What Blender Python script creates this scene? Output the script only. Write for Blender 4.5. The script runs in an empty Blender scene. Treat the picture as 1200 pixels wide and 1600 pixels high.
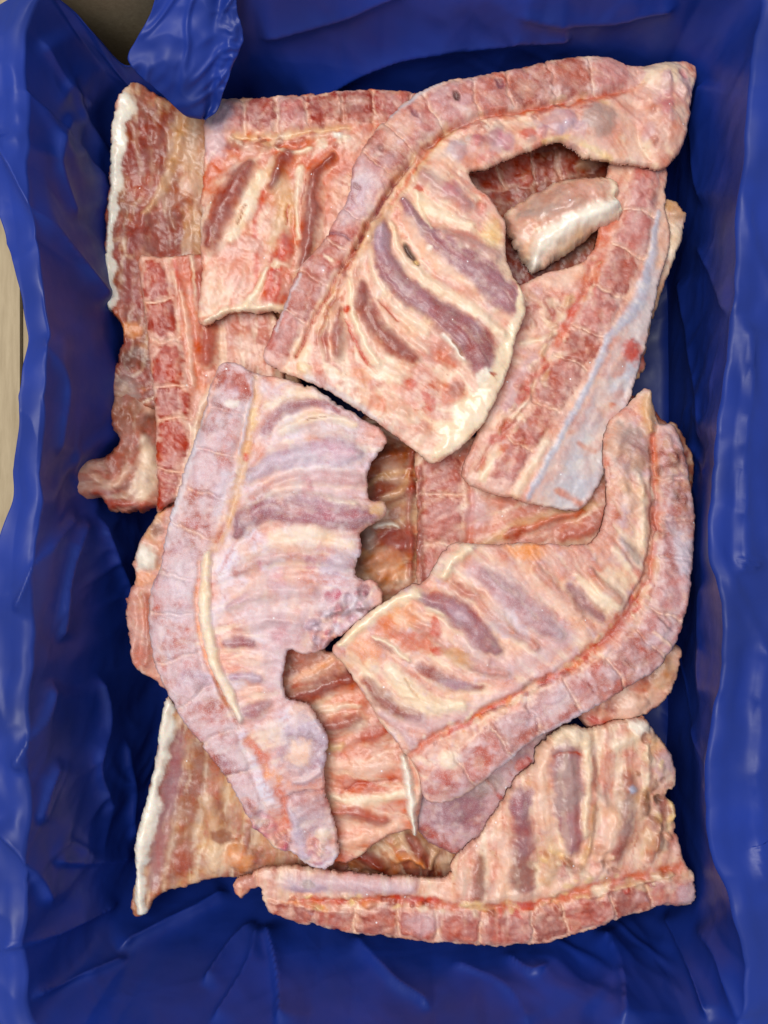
import bpy, math
import numpy as np
from mathutils import Vector

# ------------------------------------------------------------------ camera, light, exposure
S = bpy.context.scene
COL = S.collection
K = 0.0004            # metres per photo pixel at the reference height
ZREF, ZCAM = 0.11, 0.71
cam = bpy.data.cameras.new('camera')
cam_o = bpy.data.objects.new('camera', cam)
COL.objects.link(cam_o)
cam_o.location = (0, 0, ZCAM)
cam.sensor_fit = 'VERTICAL'
cam.sensor_height = 36.0
cam.lens = 36.0 * (ZCAM - ZREF) / (1600 * K)
cam.clip_start, cam.clip_end = 0.02, 50
S.camera = cam_o

W = bpy.data.worlds.new('World')
S.world = W
W.use_nodes = True
bg = W.node_tree.nodes['Background']
bg.inputs[0].default_value = (0.86, 0.92, 1.0, 1)
bg.inputs[1].default_value = 0.52

def area(name, loc, target, size, power, col):
    l = bpy.data.lights.new(name, 'AREA')
    l.shape = 'RECTANGLE'
    l.size, l.size_y = size
    l.energy = power
    l.color = col
    o = bpy.data.objects.new(name, l)
    COL.objects.link(o)
    o.location = loc
    o.rotation_euler = (Vector(target) - Vector(loc)).to_track_quat('-Z', 'Y').to_euler()
    return o
area('ceiling_light', (-0.55, 0.22, 2.15), (0, 0, 0.1), (1.2, 1.0), 39, (1.0, 0.965, 0.92))

S.view_settings.view_transform = 'Standard'
S.view_settings.look = 'None'
S.view_settings.exposure = 0.0
S.view_settings.gamma = 1.0

# ------------------------------------------------------------------ helpers
def ff(z):
    return (ZCAM - z) / (ZCAM - ZREF)
def at(px, py, z):
    f = ff(z)
    return ((px - 600) * K * f, (800 - py) * K * f, z)

def lin(h):
    c = np.array([int(h[i:i + 2], 16) / 255.0 for i in (0, 2, 4)])
    return np.where(c <= 0.04045, c / 12.92, ((c + 0.055) / 1.055) ** 2.4)

def _hash(ix, iy, seed):
    n = (ix * 374761393 + iy * 668265263 + seed * 974634777) & 0xFFFFFFFF
    n = ((n ^ (n >> 13)) * 1274126177) & 0xFFFFFFFF
    n = n ^ (n >> 16)
    return n
def gnoise(x, y, seed=0):
    x0 = np.floor(x).astype(np.int64); y0 = np.floor(y).astype(np.int64)
    fx = x - x0; fy = y - y0
    u = fx * fx * fx * (fx * (fx * 6 - 15) + 10); v = fy * fy * fy * (fy * (fy * 6 - 15) + 10)
    def g(ix, iy, dx, dy):
        a = (_hash(ix, iy, seed) & 0xFFFF) * (2 * math.pi / 65536)
        return np.cos(a) * dx + np.sin(a) * dy
    a = g(x0, y0, fx, fy); b = g(x0 + 1, y0, fx - 1, fy)
    c = g(x0, y0 + 1, fx, fy - 1); d = g(x0 + 1, y0 + 1, fx - 1, fy - 1)
    return 1.5 * ((a * (1 - u) + b * u) * (1 - v) + (c * (1 - u) + d * u) * v)
def fbm(x, y, sc, seed=0, oct=4, gain=0.5):
    r = 0; a = 1; t = 0
    for k in range(oct):
        r = r + a * gnoise(x / sc + 17.3 * k, y / sc - 9.1 * k, seed + 31 * k)
        t += a; a *= gain; sc = sc / 2.03
    return r / t
def sstep(a, b, x):
    t = np.clip((x - a) / (b - a), 0, 1)
    return t * t * (3 - 2 * t)

def catmull(pts, step=6.0, closed=False):
    P = np.array(pts, float)
    n = len(P)
    out = []
    rng = range(n if closed else n - 1)
    for i in rng:
        if closed:
            p0, p1, p2, p3 = P[(i - 1) % n], P[i], P[(i + 1) % n], P[(i + 2) % n]
        else:
            p1, p2 = P[i], P[i + 1]
            p0 = P[i - 1] if i > 0 else 2 * p1 - p2
            p3 = P[i + 2] if i + 2 < n else 2 * p2 - p1
        m = max(1, int(np.hypot(*(p2 - p1)[:2]) / step))
        for t in np.arange(m) / m:
            out.append(0.5 * ((2 * p1) + (-p0 + p2) * t + (2 * p0 - 5 * p1 + 4 * p2 - p3) * t * t + (-p0 + 3 * p1 - 3 * p2 + p3) * t ** 3))
    if not closed:
        out.append(P[-1])
    return np.array(out)

def polydist(x, y, L, W_):
    """distance, signed side, arc length and interpolated width to a polyline"""
    best = np.full(x.shape, 1e9); side = np.zeros_like(x); s = np.zeros_like(x); w = np.ones_like(x)
    acc = 0.0
    for i in range(len(L) - 1):
        ax, ay = L[i]; bx, by = L[i + 1]
        dx, dy = bx - ax, by - ay
        ll = dx * dx + dy * dy
        if ll < 1e-9:
            continue
        t = np.clip(((x - ax) * dx + (y - ay) * dy) / ll, 0, 1)
        qx = x - (ax + t * dx); qy = y - (ay + t * dy)
        d = np.sqrt(qx * qx + qy * qy)
        m = d < best
        best = np.where(m, d, best)
        l = math.sqrt(ll)
        side = np.where(m, np.sign(dx * qy - dy * qx), side)
        s = np.where(m, acc + t * l, s)
        w = np.where(m, W_[i] + t * (W_[i + 1] - W_[i]), w)
        acc += l
    return best, side, s, w, acc

def link(name, me, mat, parent=None):
    o = bpy.data.objects.new(name, me)
    COL.objects.link(o)
    if mat is not None and len(me.materials) == 0:
        me.materials.append(mat)
    if parent is not None:
        o.parent = parent
    return o

def np_mesh(name, co, tris, col=None, nrm=None, extra=None, ngon=None, smooth=True):
    me = bpy.data.meshes.new(name)
    nt = len(tris)
    nl = nt * 3 + (len(ngon) if ngon is not None else 0)
    me.vertices.add(len(co))
    me.vertices.foreach_set('co', np.ascontiguousarray(co, np.float32).ravel())
    me.loops.add(nl)
    idx = tris.ravel().astype(np.int32)
    starts = np.arange(nt, dtype=np.int32) * 3
    if ngon is not None:
        idx = np.concatenate([idx, np.array(ngon, np.int32)])
        starts = np.concatenate([starts, np.array([nt * 3], np.int32)])
    me.loops.foreach_set('vertex_index', idx)
    me.polygons.add(len(starts))
    me.polygons.foreach_set('loop_start', starts)
    me.polygons.foreach_set('use_smooth', np.full(len(starts), smooth))
    me.update(calc_edges=True)
    me.validate()
    if col is not None:
        a = me.attributes.new('surface_colour', 'FLOAT_COLOR', 'POINT')
        a.data.foreach_set('color', np.ascontiguousarray(col, np.float32).ravel())
    if nrm is not None:
        me.normals_split_custom_set_from_vertices([tuple(v) for v in nrm])
    return me

def vnormals(co, tris):
    a, b, c = co[tris[:, 0]], co[tris[:, 1]], co[tris[:, 2]]
    n = np.cross(b - a, c - a)
    N = np.zeros_like(co)
    for k in range(3):
        np.add.at(N, tris[:, k], n)
    return N / np.maximum(np.linalg.norm(N, axis=1, keepdims=True), 1e-12)

def nd(nt, t, **kw):
    n = nt.nodes.new(t)
    for k, v in kw.items():
        if k.startswith('_'):
            setattr(n, k[1:], v)
        else:
            n.inputs[k.replace('__', ' ')].default_value = v
    return n

# ------------------------------------------------------------------ materials
def meat_material(name, grain=1.0, gloss=0.0, sss=0.06):
    m = bpy.data.materials.new(name); m.use_nodes = True
    nt = m.node_tree; L = nt.links.new
    b = nt.nodes['Principled BSDF']
    at_ = nd(nt, 'ShaderNodeAttribute', _attribute_name='surface_colour')
    tc = nd(nt, 'ShaderNodeTexCoord')
    n1 = nd(nt, 'ShaderNodeTexNoise', Scale=420.0, Detail=4.0, Roughness=0.65)
    n2 = nd(nt, 'ShaderNodeTexNoise', Scale=1500.0, Detail=3.0, Roughness=0.7)
    n3 = nd(nt, 'ShaderNodeTexNoise', Scale=95.0, Detail=5.0, Roughness=0.6)
    for n in (n1, n2, n3):
        L(tc.outputs['Object'], n.inputs['Vector'])
    # mottling of the flesh itself
    r1 = nd(nt, 'ShaderNodeMapRange'); r1.inputs[1].default_value = 0.3; r1.inputs[2].default_value = 0.7
    r1.inputs[3].default_value = 0.96; r1.inputs[4].default_value = 1.03
    L(n1.outputs[0], r1.inputs[0])
    hsv = nd(nt, 'ShaderNodeHueSaturation')
    L(at_.outputs['Color'], hsv.inputs['Color']); L(r1.outputs[0], hsv.inputs['Value'])
    r3 = nd(nt, 'ShaderNodeMapRange'); r3.inputs[1].default_value = 0.3; r3.inputs[2].default_value = 0.7
    r3.inputs[3].default_value = 0.82; r3.inputs[4].default_value = 1.2
    L(n3.outputs[0], r3.inputs[0]); L(r3.outputs[0], hsv.inputs['Saturation'])
    # frost crystals: pale specks where the frost channel is high
    fr = nd(nt, 'ShaderNodeMath', _operation='MULTIPLY')
    sp = nd(nt, 'ShaderNodeMapRange'); sp.inputs[1].default_value = 0.46; sp.inputs[2].default_value = 0.68
    L(n2.outputs[0], sp.inputs[0])
    sp.inputs[4].default_value = 0.5
    L(sp.outputs[0], fr.inputs[0]); L(at_.outputs['Alpha'], fr.inputs[1])
    mx = nd(nt, 'ShaderNodeMix', _data_type='RGBA')
    mx.inputs['B'].default_value = (0.80, 0.74, 0.80, 1)
    L(fr.outputs[0], mx.inputs['Factor']); L(hsv.outputs[0], mx.inputs['A'])
    vo = nd(nt, 'ShaderNodeTexVoronoi', Scale=330.0); L(tc.outputs['Object'], vo.inputs['Vector'])  # sparse white dots: glints of ice crystals painted into the colour
    v1 = nd(nt, 'ShaderNodeMath', _operation='LESS_THAN'); v1.inputs[1].default_value = 0.2; L(vo.outputs['Distance'], v1.inputs[0])
    sx = nd(nt, 'ShaderNodeSeparateColor'); L(vo.outputs['Color'], sx.inputs[0])
    v2 = nd(nt, 'ShaderNodeMath', _operation='GREATER_THAN'); v2.inputs[1].default_value = 0.992; L(sx.outputs[0], v2.inputs[0])
    v3 = nd(nt, 'ShaderNodeMath', _operation='MULTIPLY'); L(v1.outputs[0], v3.inputs[0]); L(v2.outputs[0], v3.inputs[1])
    v4 = nd(nt, 'ShaderNodeMath', _operation='MULTIPLY'); L(v3.outputs[0], v4.inputs[0]); v4.inputs[1].default_value = 0.75
    m2 = nd(nt, 'ShaderNodeMix', _data_type='RGBA'); m2.inputs['B'].default_value = (0.9, 0.88, 0.88, 1)
    L(v4.outputs[0], m2.inputs['Factor']); L(mx.outputs['Result'], m2.inputs['A'])
    L(m2.outputs['Result'], b.inputs['Base Color'])
    ro = nd(nt, 'ShaderNodeMapRange'); ro.inputs[3].default_value = 0.34 - gloss; ro.inputs[4].default_value = 0.68
    L(at_.outputs['Alpha'], ro.inputs[0]); L(ro.outputs[0], b.inputs['Roughness'])
    b.inputs['Specular IOR Level'].default_value = 0.5
    b.inputs['Coat Weight'].default_value = 0.10
    b.inputs['Coat Roughness'].default_value = 0.16
    b.inputs['Subsurface Weight'].default_value = sss
    b.inputs['Subsurface Radius'].default_value = (1.0, 0.35, 0.2)
    b.inputs['Subsurface Scale'].default_value = 0.004
    ad = nd(nt, 'ShaderNodeMath', _operation='MULTIPLY_ADD'); ad.inputs[1].default_value = 0.45
    L(n2.outputs[0], ad.inputs[0]); L(n1.outputs[0], ad.inputs[2])
    bp = nd(nt, 'ShaderNodeBump', Strength=0.32 * grain, Distance=0.0007)
    L(ad.outputs[0], bp.inputs['Height']); L(bp.outputs[0], b.inputs['Normal'])
    return m
M_FLESH = meat_material('frozen_flesh')
M_BONE = meat_material('sawn_vertebra_bone', 1.5)
M_RIB = meat_material('frozen_rib_meat', 1.0, 0.05)
M_FAT = meat_material('pork_fat', 0.35, 0.1, 0.2)

def bag_material():
    m = bpy.data.materials.new('blue_plastic_film'); m.use_nodes = True
    nt = m.node_tree; L = nt.links.new
    b = nt.nodes['Principled BSDF']
    tc = nd(nt, 'ShaderNodeTexCoord')
    n1 = nd(nt, 'ShaderNodeTexNoise', Scale=14.0, Detail=3.0)
    L(tc.outputs['Object'], n1.inputs['Vector'])
    cr = nd(nt, 'ShaderNodeValToRGB')
    cr.color_ramp.elements[0].color = (0.006, 0.021, 0.165, 1); cr.color_ramp.elements[0].position = 0.3
    cr.color_ramp.elements[1].color = (0.008, 0.032, 0.27, 1); cr.color_ramp.elements[1].position = 0.7
    L(n1.outputs[0], cr.inputs[0]); L(cr.outputs[0], b.inputs['Base Color'])
    n4 = nd(nt, 'ShaderNodeTexNoise', Scale=30.0, Detail=6.0, Roughness=0.7)
    L(tc.outputs['Object'], n4.inputs['Vector'])
    rr = nd(nt, 'ShaderNodeMapRange'); rr.inputs[1].default_value = 0.3; rr.inputs[2].default_value = 0.7
    rr.inputs[3].default_value = 0.34; rr.inputs[4].default_value = 0.58
    L(n4.outputs[0], rr.inputs[0]); L(rr.outputs[0], b.inputs['Roughness'])
    b.inputs['Specular IOR Level'].default_value = 0.34
    n2 = nd(nt, 'ShaderNodeTexNoise', Scale=10.0, Detail=3.0, Roughness=0.45, Distortion=1.0)
    n3 = nd(nt, 'ShaderNodeTexVoronoi', _feature='DISTANCE_TO_EDGE', Scale=11.0)
    mp = nd(nt, 'ShaderNodeMapping'); mp.inputs['Scale'].default_value = (1.0, 0.55, 1.0)
    L(tc.outputs['Object'], mp.inputs[0]); L(mp.outputs[0], n3.inputs['Vector']); L(tc.outputs['Object'], n2.inputs['Vector'])
    cl = nd(nt, 'ShaderNodeMapRange'); cl.inputs[1].default_value = 0.0; cl.inputs[2].default_value = 0.05
    cl.inputs[3].default_value = 0.05; cl.inputs[4].default_value = 0.0
    L(n3.outputs['Distance'], cl.inputs[0])
    ad = nd(nt, 'ShaderNodeMath', _operation='ADD'); L(n2.outputs[0], ad.inputs[0]); L(cl.outputs[0], ad.inputs[1])
    bp = nd(nt, 'ShaderNodeBump', Strength=0.5, Distance=0.005)
    L(ad.outputs[0], bp.inputs['Height']); L(bp.outputs[0], b.inputs['Normal'])
    return m
M_BAG = bag_material()

def card_material():
    m = bpy.data.materials.new('brown_cardboard'); m.use_nodes = True
    nt = m.node_tree; L = nt.links.new
    b = nt.nodes['Principled BSDF']
    tc = nd(nt, 'ShaderNodeTexCoord')
    mp = nd(nt, 'ShaderNodeMapping'); mp.inputs['Scale'].default_value = (1.0, 0.12, 1.0)
    n1 = nd(nt, 'ShaderNodeTexNoise', Scale=260.0, Detail=5.0, Roughness=0.7)
    n2 = nd(nt, 'ShaderNodeTexNoise', Scale=9.0, Detail=4.0)
    L(tc.outputs['Object'], mp.inputs[0]); L(mp.outputs[0], n1.inputs['Vector']); L(tc.outputs['Object'], n2.inputs['Vector'])
    ad = nd(nt, 'ShaderNodeMath', _operation='MULTIPLY_ADD'); ad.inputs[1].default_value = 0.5
    L(n2.outputs[0], ad.inputs[0]); L(n1.outputs[0], ad.inputs[2])
    cr = nd(nt, 'ShaderNodeValToRGB')
    cr.color_ramp.elements[0].color = (0.31, 0.235, 0.14, 1); cr.color_ramp.elements[0].position = 0.5
    cr.color_ramp.elements[1].color = (0.45, 0.355, 0.225, 1); cr.color_ramp.elements[1].position = 1.0
    L(ad.outputs[0], cr.inputs[0]); L(cr.outputs[0], b.inputs['Base Color'])
    b.inputs['Roughness'].default_value = 0.85
    bp = nd(nt, 'ShaderNodeBump', Strength=0.25, Distance=0.001)
    L(n1.outputs[0], bp.inputs['Height']); L(bp.outputs[0], b.inputs['Normal'])
    return m
M_CARD = card_material()

def floor_material():
    m = bpy.data.materials.new('grey_concrete'); m.use_nodes = True
    nt = m.node_tree; L = nt.links.new
    b = nt.nodes['Principled BSDF']
    n1 = nd(nt, 'ShaderNodeTexNoise', Scale=12.0, Detail=6.0)
    cr = nd(nt, 'ShaderNodeValToRGB')
    cr.color_ramp.elements[0].color = (0.16, 0.16, 0.155, 1); cr.color_ramp.elements[1].color = (0.32, 0.31, 0.30, 1)
    L(n1.outputs[0], cr.inputs[0]); L(cr.outputs[0], b.inputs['Base Color'])
    b.inputs['Roughness'].default_value = 0.9
    return m

# ------------------------------------------------------------------ setting: floor under the carton
me = bpy.data.meshes.new('floor')
me.from_pydata([(-1.5, -1.5, -0.006), (1.5, -1.5, -0.006), (1.5, 1.5, -0.006), (-1.5, 1.5, -0.006)], [], [(0, 1, 2, 3)])
fl = link('floor', me, floor_material()); fl['kind'] = 'structure'

# ------------------------------------------------------------------ cardboard carton
BX, BY, BH, BT = 0.224, 0.314, 0.155, 0.004
box = bpy.data.objects.new('cardboard_box', None); COL.objects.link(box)
box['label'] = 'open brown cardboard carton around the blue liner'
box['category'] = 'box'
def slab(name, cx, cy, cz, sx, sy, sz, rot=(0, 0, 0), seed=0):
    me = bpy.data.meshes.new(name)
    nx, ny = max(2, int(sx / 0.02)), max(2, int(sy / 0.02))
    vs = []; fs = []
    for k in (0, 1):
        for j in range(ny + 1):
            for i in range(nx + 1):
                x = (i / nx - .5) * sx; y = (j / ny - .5) * sy
                w = 0.0012 * math.sin(9 * x + seed) * math.cos(13 * y + seed)
                vs.append((x, y, (k - .5) * sz + (w if sz < 0.01 else 0)))
    n = (nx + 1) * (ny + 1)
    for j in range(ny):
        for i in range(nx):
            a = j * (nx + 1) + i
            fs.append((a, a + nx + 1, a + nx + 2, a + 1)); fs.append((n + a, n + a + 1, n + a + nx + 2, n + a + nx + 1))
    for i in range(nx):
        a, b_ = i, i + 1; fs.append((a, b_, n + b_, n + a))
        a, b_ = ny * (nx + 1) + i, ny * (nx + 1) + i + 1; fs.append((b_, a, n + a, n + b_))
    for j in range(ny):
        a, b_ = j * (nx + 1), (j + 1) * (nx + 1); fs.append((b_, a, n + a, n + b_))
        a, b_ = a + nx, b_ + nx; fs.append((a, b_, n + b_, n + a))
    me.from_pydata(vs, [], fs)
    o = link(name, me, M_CARD, box)
    o.location = (cx, cy, cz); o.rotation_euler = rot
    return o
slab('bottom_panel', (BX - .2045) / 2, 0, -0.002, BX + .2045, 2 * BY, BT)
for s in (-1, 1):
    bx = BX if s > 0 else 0.2045
    slab('side_wall', s * (bx + BT / 2), 0, BH / 2, BT, 2 * BY + 2 * BT, BH)
    slab('end_wall', (BX - .2045) / 2, s * (BY + BT / 2), BH / 2, BX + .2045, BT, BH)
    a = math.radians(9)
    slab('side_flap', s * (bx + BT + 0.075), 0, BH + 0.001 - 0.075 * math.sin(a), 0.15, 2 * BY - 0.01, BT, (0, s * a, 0), 2)
    slab('end_flap', (BX - .2045) / 2, s * (BY + BT + 0.06), BH + 0.001 - 0.06 * math.sin(a), BX + .2045 - 0.01, 0.12, BT, (-s * a, 0, 0), 3)

# ------------------------------------------------------------------ blue liner bag
# rim of the bag all the way round: (px, py, z, width of film lying outward beyond the rim)
RIM = [(40, 140, .166, .045), (40, 40, .166, .03), (64, -18, .164, .0), (100, 2, .15, .0), (150, 55, .125, .0), (195, 98, .10, .0), (222, 70, .115, .0),
       (250, -10, .16, .004), (330, -45, .168, .05), (500, -45, .17, .09), (700, -42, .172, .09), (900, -42, .172, .09), (1060, -45, .17, .09),
       (1186, -20, .166, .08), (1174, 120, .168, .09), (1162, 260, .168, .10), (1152, 400, .170, .10), (1142, 520, .170, .10), (1122, 660, .170, .10), (1110, 770, .170, .10),
       (1112, 860, .172, .10), (1128, 950, .172, .10), (1126, 1050, .170, .10), (1110, 1150, .168, .10), (1102, 1250, .166, .10), (1112, 1340, .166, .10), (1144, 1410, .168, .10), (1165, 1560, .168, .10),
       (1120, 1650, .17, .09), (950, 1645, .172, .09), (700, 1640, .172, .09), (450, 1640, .172, .09), (220, 1640, .17, .09), (80, 1622, .17, .06),
       (42, 1560, .168, .06), (40, 1400, .168, .06), (40, 1200, .168, .06), (42, 1040, .168, .05), (48, 930, .168, .030), (56, 820, .168, .020), (64, 700, .170, .015),
       (68, 580, .170, .014), (64, 460, .170, .014), (52, 350, .168, .020), (43, 240, .166, .03)]
FOLDS = [([(-10, 1285), (40, 1340), (82, 1420)], 16, 5), ([(70, 1345), (140, 1348), (215, 1338)], 14, 4), ([(-10, 1485), (90, 1455), (190, 1408)], 9, 4), ([(40, 1560), (120, 1528), (205, 1500)], 9, 4),
         ([(180, 1490), (270, 1440), (365, 1395)], 14, 6), ([(402, 1436), (360, 1480), (315, 1540)], 10, 5), ([(404, 1440), (380, 1520), (330, 1600)], 9, 4), ([(410, 1440), (430, 1520), (436, 1610)], 14, 6), ([(545, 1460), (600, 1520), (680, 1580)], 16, 5),
         ([(780, 1490), (830, 1520), (860, 1500)], 10, 4), ([(930, 1450), (965, 1520), (975, 1610)], 18, 7), ([(1040, 1420), (1080, 1500), (1110, 1600)], 16, 6), ([(1090, 1440), (1130, 1500), (1150, 1600)], 14, 5), ([(700, 1500), (790, 1545), (830, 1610)], 14, 3),
         ([(85, 1060), (62, 1130), (20, 1210)], 16, 5), ([(150, 1050), (165, 1120), (150, 1200), (175, 1280)], 16, 5), ([(90, 1180), (70, 1240), (60, 1290)], 12, 4), ([(190, 1150), (205, 1240), (200, 1320)], 14, 4),
         ([(135, 800), (105, 890), (90, 1010)], 14, 5), ([(150, 800), (180, 880), (215, 960)], 14, 5), ([(120, 795), (60, 880), (20, 960)], 16, 5), ([(-10, 210), (50, 320), (110, 400), (170, 480)], 18, 7), ([(110, 170), (90, 260), (120, 350)], 20, 4), ([(60, 60), (100, 130), (150, 180)], 20, 4), ([(70, 520), (100, 600), (90, 720)], 18, 4),
         ([(470, 160), (590, 100), (720, 70), (900, 55)], 20, 6), ([(400, 60), (520, 30), (640, -20)], 18, 4), ([(800, 20), (920, 35), (1060, 10)], 18, 4), ([(1062, 430), (1085, 560), (1100, 700)], 16, 5), ([(1100, 120), (1085, 220), (1100, 330)], 16, 5), ([(1085, 380), (1120, 440), (1140, 500)], 12, 4), ([(1100, 900), (1095, 1000), (1100, 1100)], 14, 4),
         ([(1172, 500), (1160, 700), (1158, 900)], 9, 4), ([(1185, 860), (1172, 900)], 6, 4), ([(1190, 1000), (1180, 1200), (1190, 1400)], 16, 3)]
def build_bag():
    R = []
    for p in RIM:
        X, Y, Z = at(p[0], p[1], p[2]); R.append((X * 1000, Y * 1000, Z, p[3]))
    R = catmull(R, 1.7, closed=True)
    R[:, :2] /= 1000.0
    n = len(R)
    s = np.arange(n) / n
    # direction outward
    tx = np.roll(R[:, 0], -1) - np.roll(R[:, 0], 1); ty = np.roll(R[:, 1], -1) - np.roll(R[:, 1], 1)
    ox, oy = -ty, tx.copy()
    l = np.hypot(ox, oy); ox /= l; oy /= l
    sg = np.sign(np.sum(ox * R[:, 0] + oy * R[:, 1])); ox *= sg; oy *= sg
    ar = np.cumsum(np.hypot(tx, ty) / 2)
    wob = gnoise(ar * 1000 / 45., 0 * ar + .3, 91) * .0032 + gnoise(ar * 1000 / 19., 0 * ar + .7, 92) * .0013
    R[:, 0] -= ox * np.abs(wob); R[:, 1] -= oy * np.abs(wob); R[:, 2] += gnoise(ar * 1000 / 38., 0 * ar + 1.3, 93) * .0022
    # foot of the wall: rounded rectangle, along the ray of each rim point
    ang = np.arctan2(R[:, 1] / .303, R[:, 0] / .205)
    e = 9.0
    rad = (np.abs(np.cos(ang)) ** e + np.abs(np.sin(ang)) ** e) ** (-1 / e)
    fx = np.where(np.cos(ang) > 0, .206, .140) * rad * np.cos(ang); fy = np.where(np.sin(ang) > 0, .215, .220) * rad * np.sin(ang)
    rows = []
    T = []
    for t in np.linspace(0.12, 1, 26):       # bag floor
        rows.append((fx * t, fy * t, np.full(n, .006 + .008 * t ** 6))); T.append(t * .3)
    for t in np.linspace(0, 1, 90)[1:]:      # wall
        q = t ** 1.0
        bul = .010 * np.sin(math.pi * t)
        x = fx + (R[:, 0] - fx) * np.where(fx > 0, q ** 3, q ** .45) - .012 * np.exp(-((R[:, 1] - .022) / .035) ** 2) * (R[:, 0] < 0) * np.sin(math.pi * np.minimum(t * 1.0, 1)) + ox * bul * .0
        y = fy + (R[:, 1] - fy) * np.minimum(q, 1) ** .42 + oy * bul * .0
        z = .014 + (R[:, 2] - .014) * q ** 1.15
        rows.append((x, y, z)); T.append(.3 + t * .4)
    for t in np.linspace(0, 1, 34)[1:]:      # over the rim and outward
        a = R[:, 3]
        x = R[:, 0] + ox * a * t; y = R[:, 1] + oy * a * t
        z = R[:, 2] + .0012 * np.sin(np.minimum(t * a / .004, math.pi)) * np.minimum(a / .02, 1) - .10 * a * t - .0015 * sstep(0, 1, t)
        rows.append((x, y, z)); T.append(.7 + .3 * t)
    X = np.array([r[0] for r in rows]); Y = np.array([r[1] for r in rows]); Z = np.array([r[2] for r in rows])
    T = np.array(T)[:, None] + 0 * X
    SS = (ar * 1000)[None, :] + 0 * X       # mm round the rim
    # folds: long creases down the wall, broad sags, sharp ridges
    wl = sstep(.28, .40, T) * (1 - .55 * sstep(.60, .72, T))
    wx = gnoise(SS / 160.0, T * 4, 5) * 40
    msk = sstep(-.15, .35, gnoise(SS / 140.0 + 3, T * 3, 17))
    f1 = np.exp(-(gnoise((SS + wx * 2 * T) / 120.0, T * 1.2, 11) / .10) ** 2)
    f2 = np.exp(-(gnoise((SS - wx * 2 + T * 160) / 70.0, T * 2.0, 12) / .09) ** 2)
    br = gnoise(SS / 170.0, T * 3, 13) + .25 * gnoise(SS / 80.0 + T * 3, T * 5, 14)
    cru = 0
    for q_, sc_ in ((1, 55.), (2, 34.), (3, 22.)):
        cru = cru + (1 - np.abs(gnoise((SS + T * 150) / sc_, (T * 400 - SS * .25) / (sc_ * 1.5), 70 + q_)) * 2.2) * (sc_ / 55.)
    disp = wl * (.0030 * f1 * msk + .0016 * f2 * msk + .005 * br + .0016 * cru * (.4 + .6 * msk)) * (1 - .35 * sstep(.55, .7, T))
    px, py = X * 1000, Y * 1000
    flw = (1 - sstep(.26, .36, T))
    disp = disp
    nx_, ny_ = -ox[None, :], -oy[None, :]
    up = flw + sstep(.68, .74, T)
    cr = np.exp(-(fbm(px + py * .3, py * .3, 90, 21, 2) / .06) ** 2) * .0016 + gnoise(px / 70, py / 110, 22) * .003 + (1 - np.abs(fbm(px, py, 45, 23, 2)) * 3) * .0018
    side = 1 - np.minimum(up, 1) * .85
    edge = sstep(.3, .34, T)
    X = X + nx_ * disp * side; Y = Y + ny_ * disp * side
    Z = Z + cr * np.minimum(up, 1) + disp * .35 * edge * (1 - sstep(.66, .7, T)) 
    # single traced creases: (polyline, width, height in mm)
    fz = (ZCAM - Z) / (ZCAM - ZREF)
    qx, qy = 600 + X / (K * fz), 800 - Y / (K * fz)
    qx = qx + 5 * fbm(px, py, 30, 51, 2); qy = qy + 5 * fbm(px, py, 30, 52, 2)
    cz = np.zeros_like(X)
    for pts, w_, h_ in FOLDS:
        L = catmull(pts, 8)
        d_, sd_, s_, _, tot_ = polydist(qx.ravel(), qy.ravel(), L, np.ones(len(L)))
        en = sstep(0, 25, s_) * sstep(0, 25, tot_ - s_)
        g_ = np.exp(-np.maximum(d_ * sd_, 0) / (w_ * .45)) * np.exp(-np.maximum(-d_ * sd_, 0) / (w_ * 1.6)) * en * h_ * 1.35 / 1000
        cz += g_.reshape(X.shape)
    cz *= sstep(.25, .3, T) + .6 * (1 - sstep(.25, .3, T))
    sl = sstep(.3, .36, T) * (1 - sstep(.66, .7, T))
    X = X + nx_ * cz * .8 * sl; Y = Y + ny_ * cz * .8 * sl; Z = Z + cz * (1 - .4 * sl)
    m = X.shape[0]
    co = np.stack([X, Y, Z], -1).reshape(-1, 3)
    i = np.arange(n); j = np.arange(m - 1)
    J, I = np.meshgrid(j, i, indexing='ij')
    a = (J * n + I).ravel(); b = (J * n + (I + 1) % n).ravel(); c = a + n; d = b + n
    tris = np.concatenate([np.stack([a, b, d], 1), np.stack([a, d, c], 1)])
    # centre of the floor
    cidx = len(co)
    co = np.vstack([co, [[0, 0, .006]]])
    tris = np.vstack([tris, np.stack([np.full(n, cidx), np.roll(i, -1), i], 1)])
    me = np_mesh('plastic_liner', co, tris)
    return me
bag = bpy.data.objects.new('plastic_liner_bag', None); COL.objects.link(bag)
bag['label'] = 'crinkled blue plastic liner bag inside the carton'
bag['category'] = 'bag'
bb = link('film_body', build_bag(), M_BAG, bag)
mod = bb.modifiers.new('film', 'SOLIDIFY'); mod.thickness = 0.0004

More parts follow.
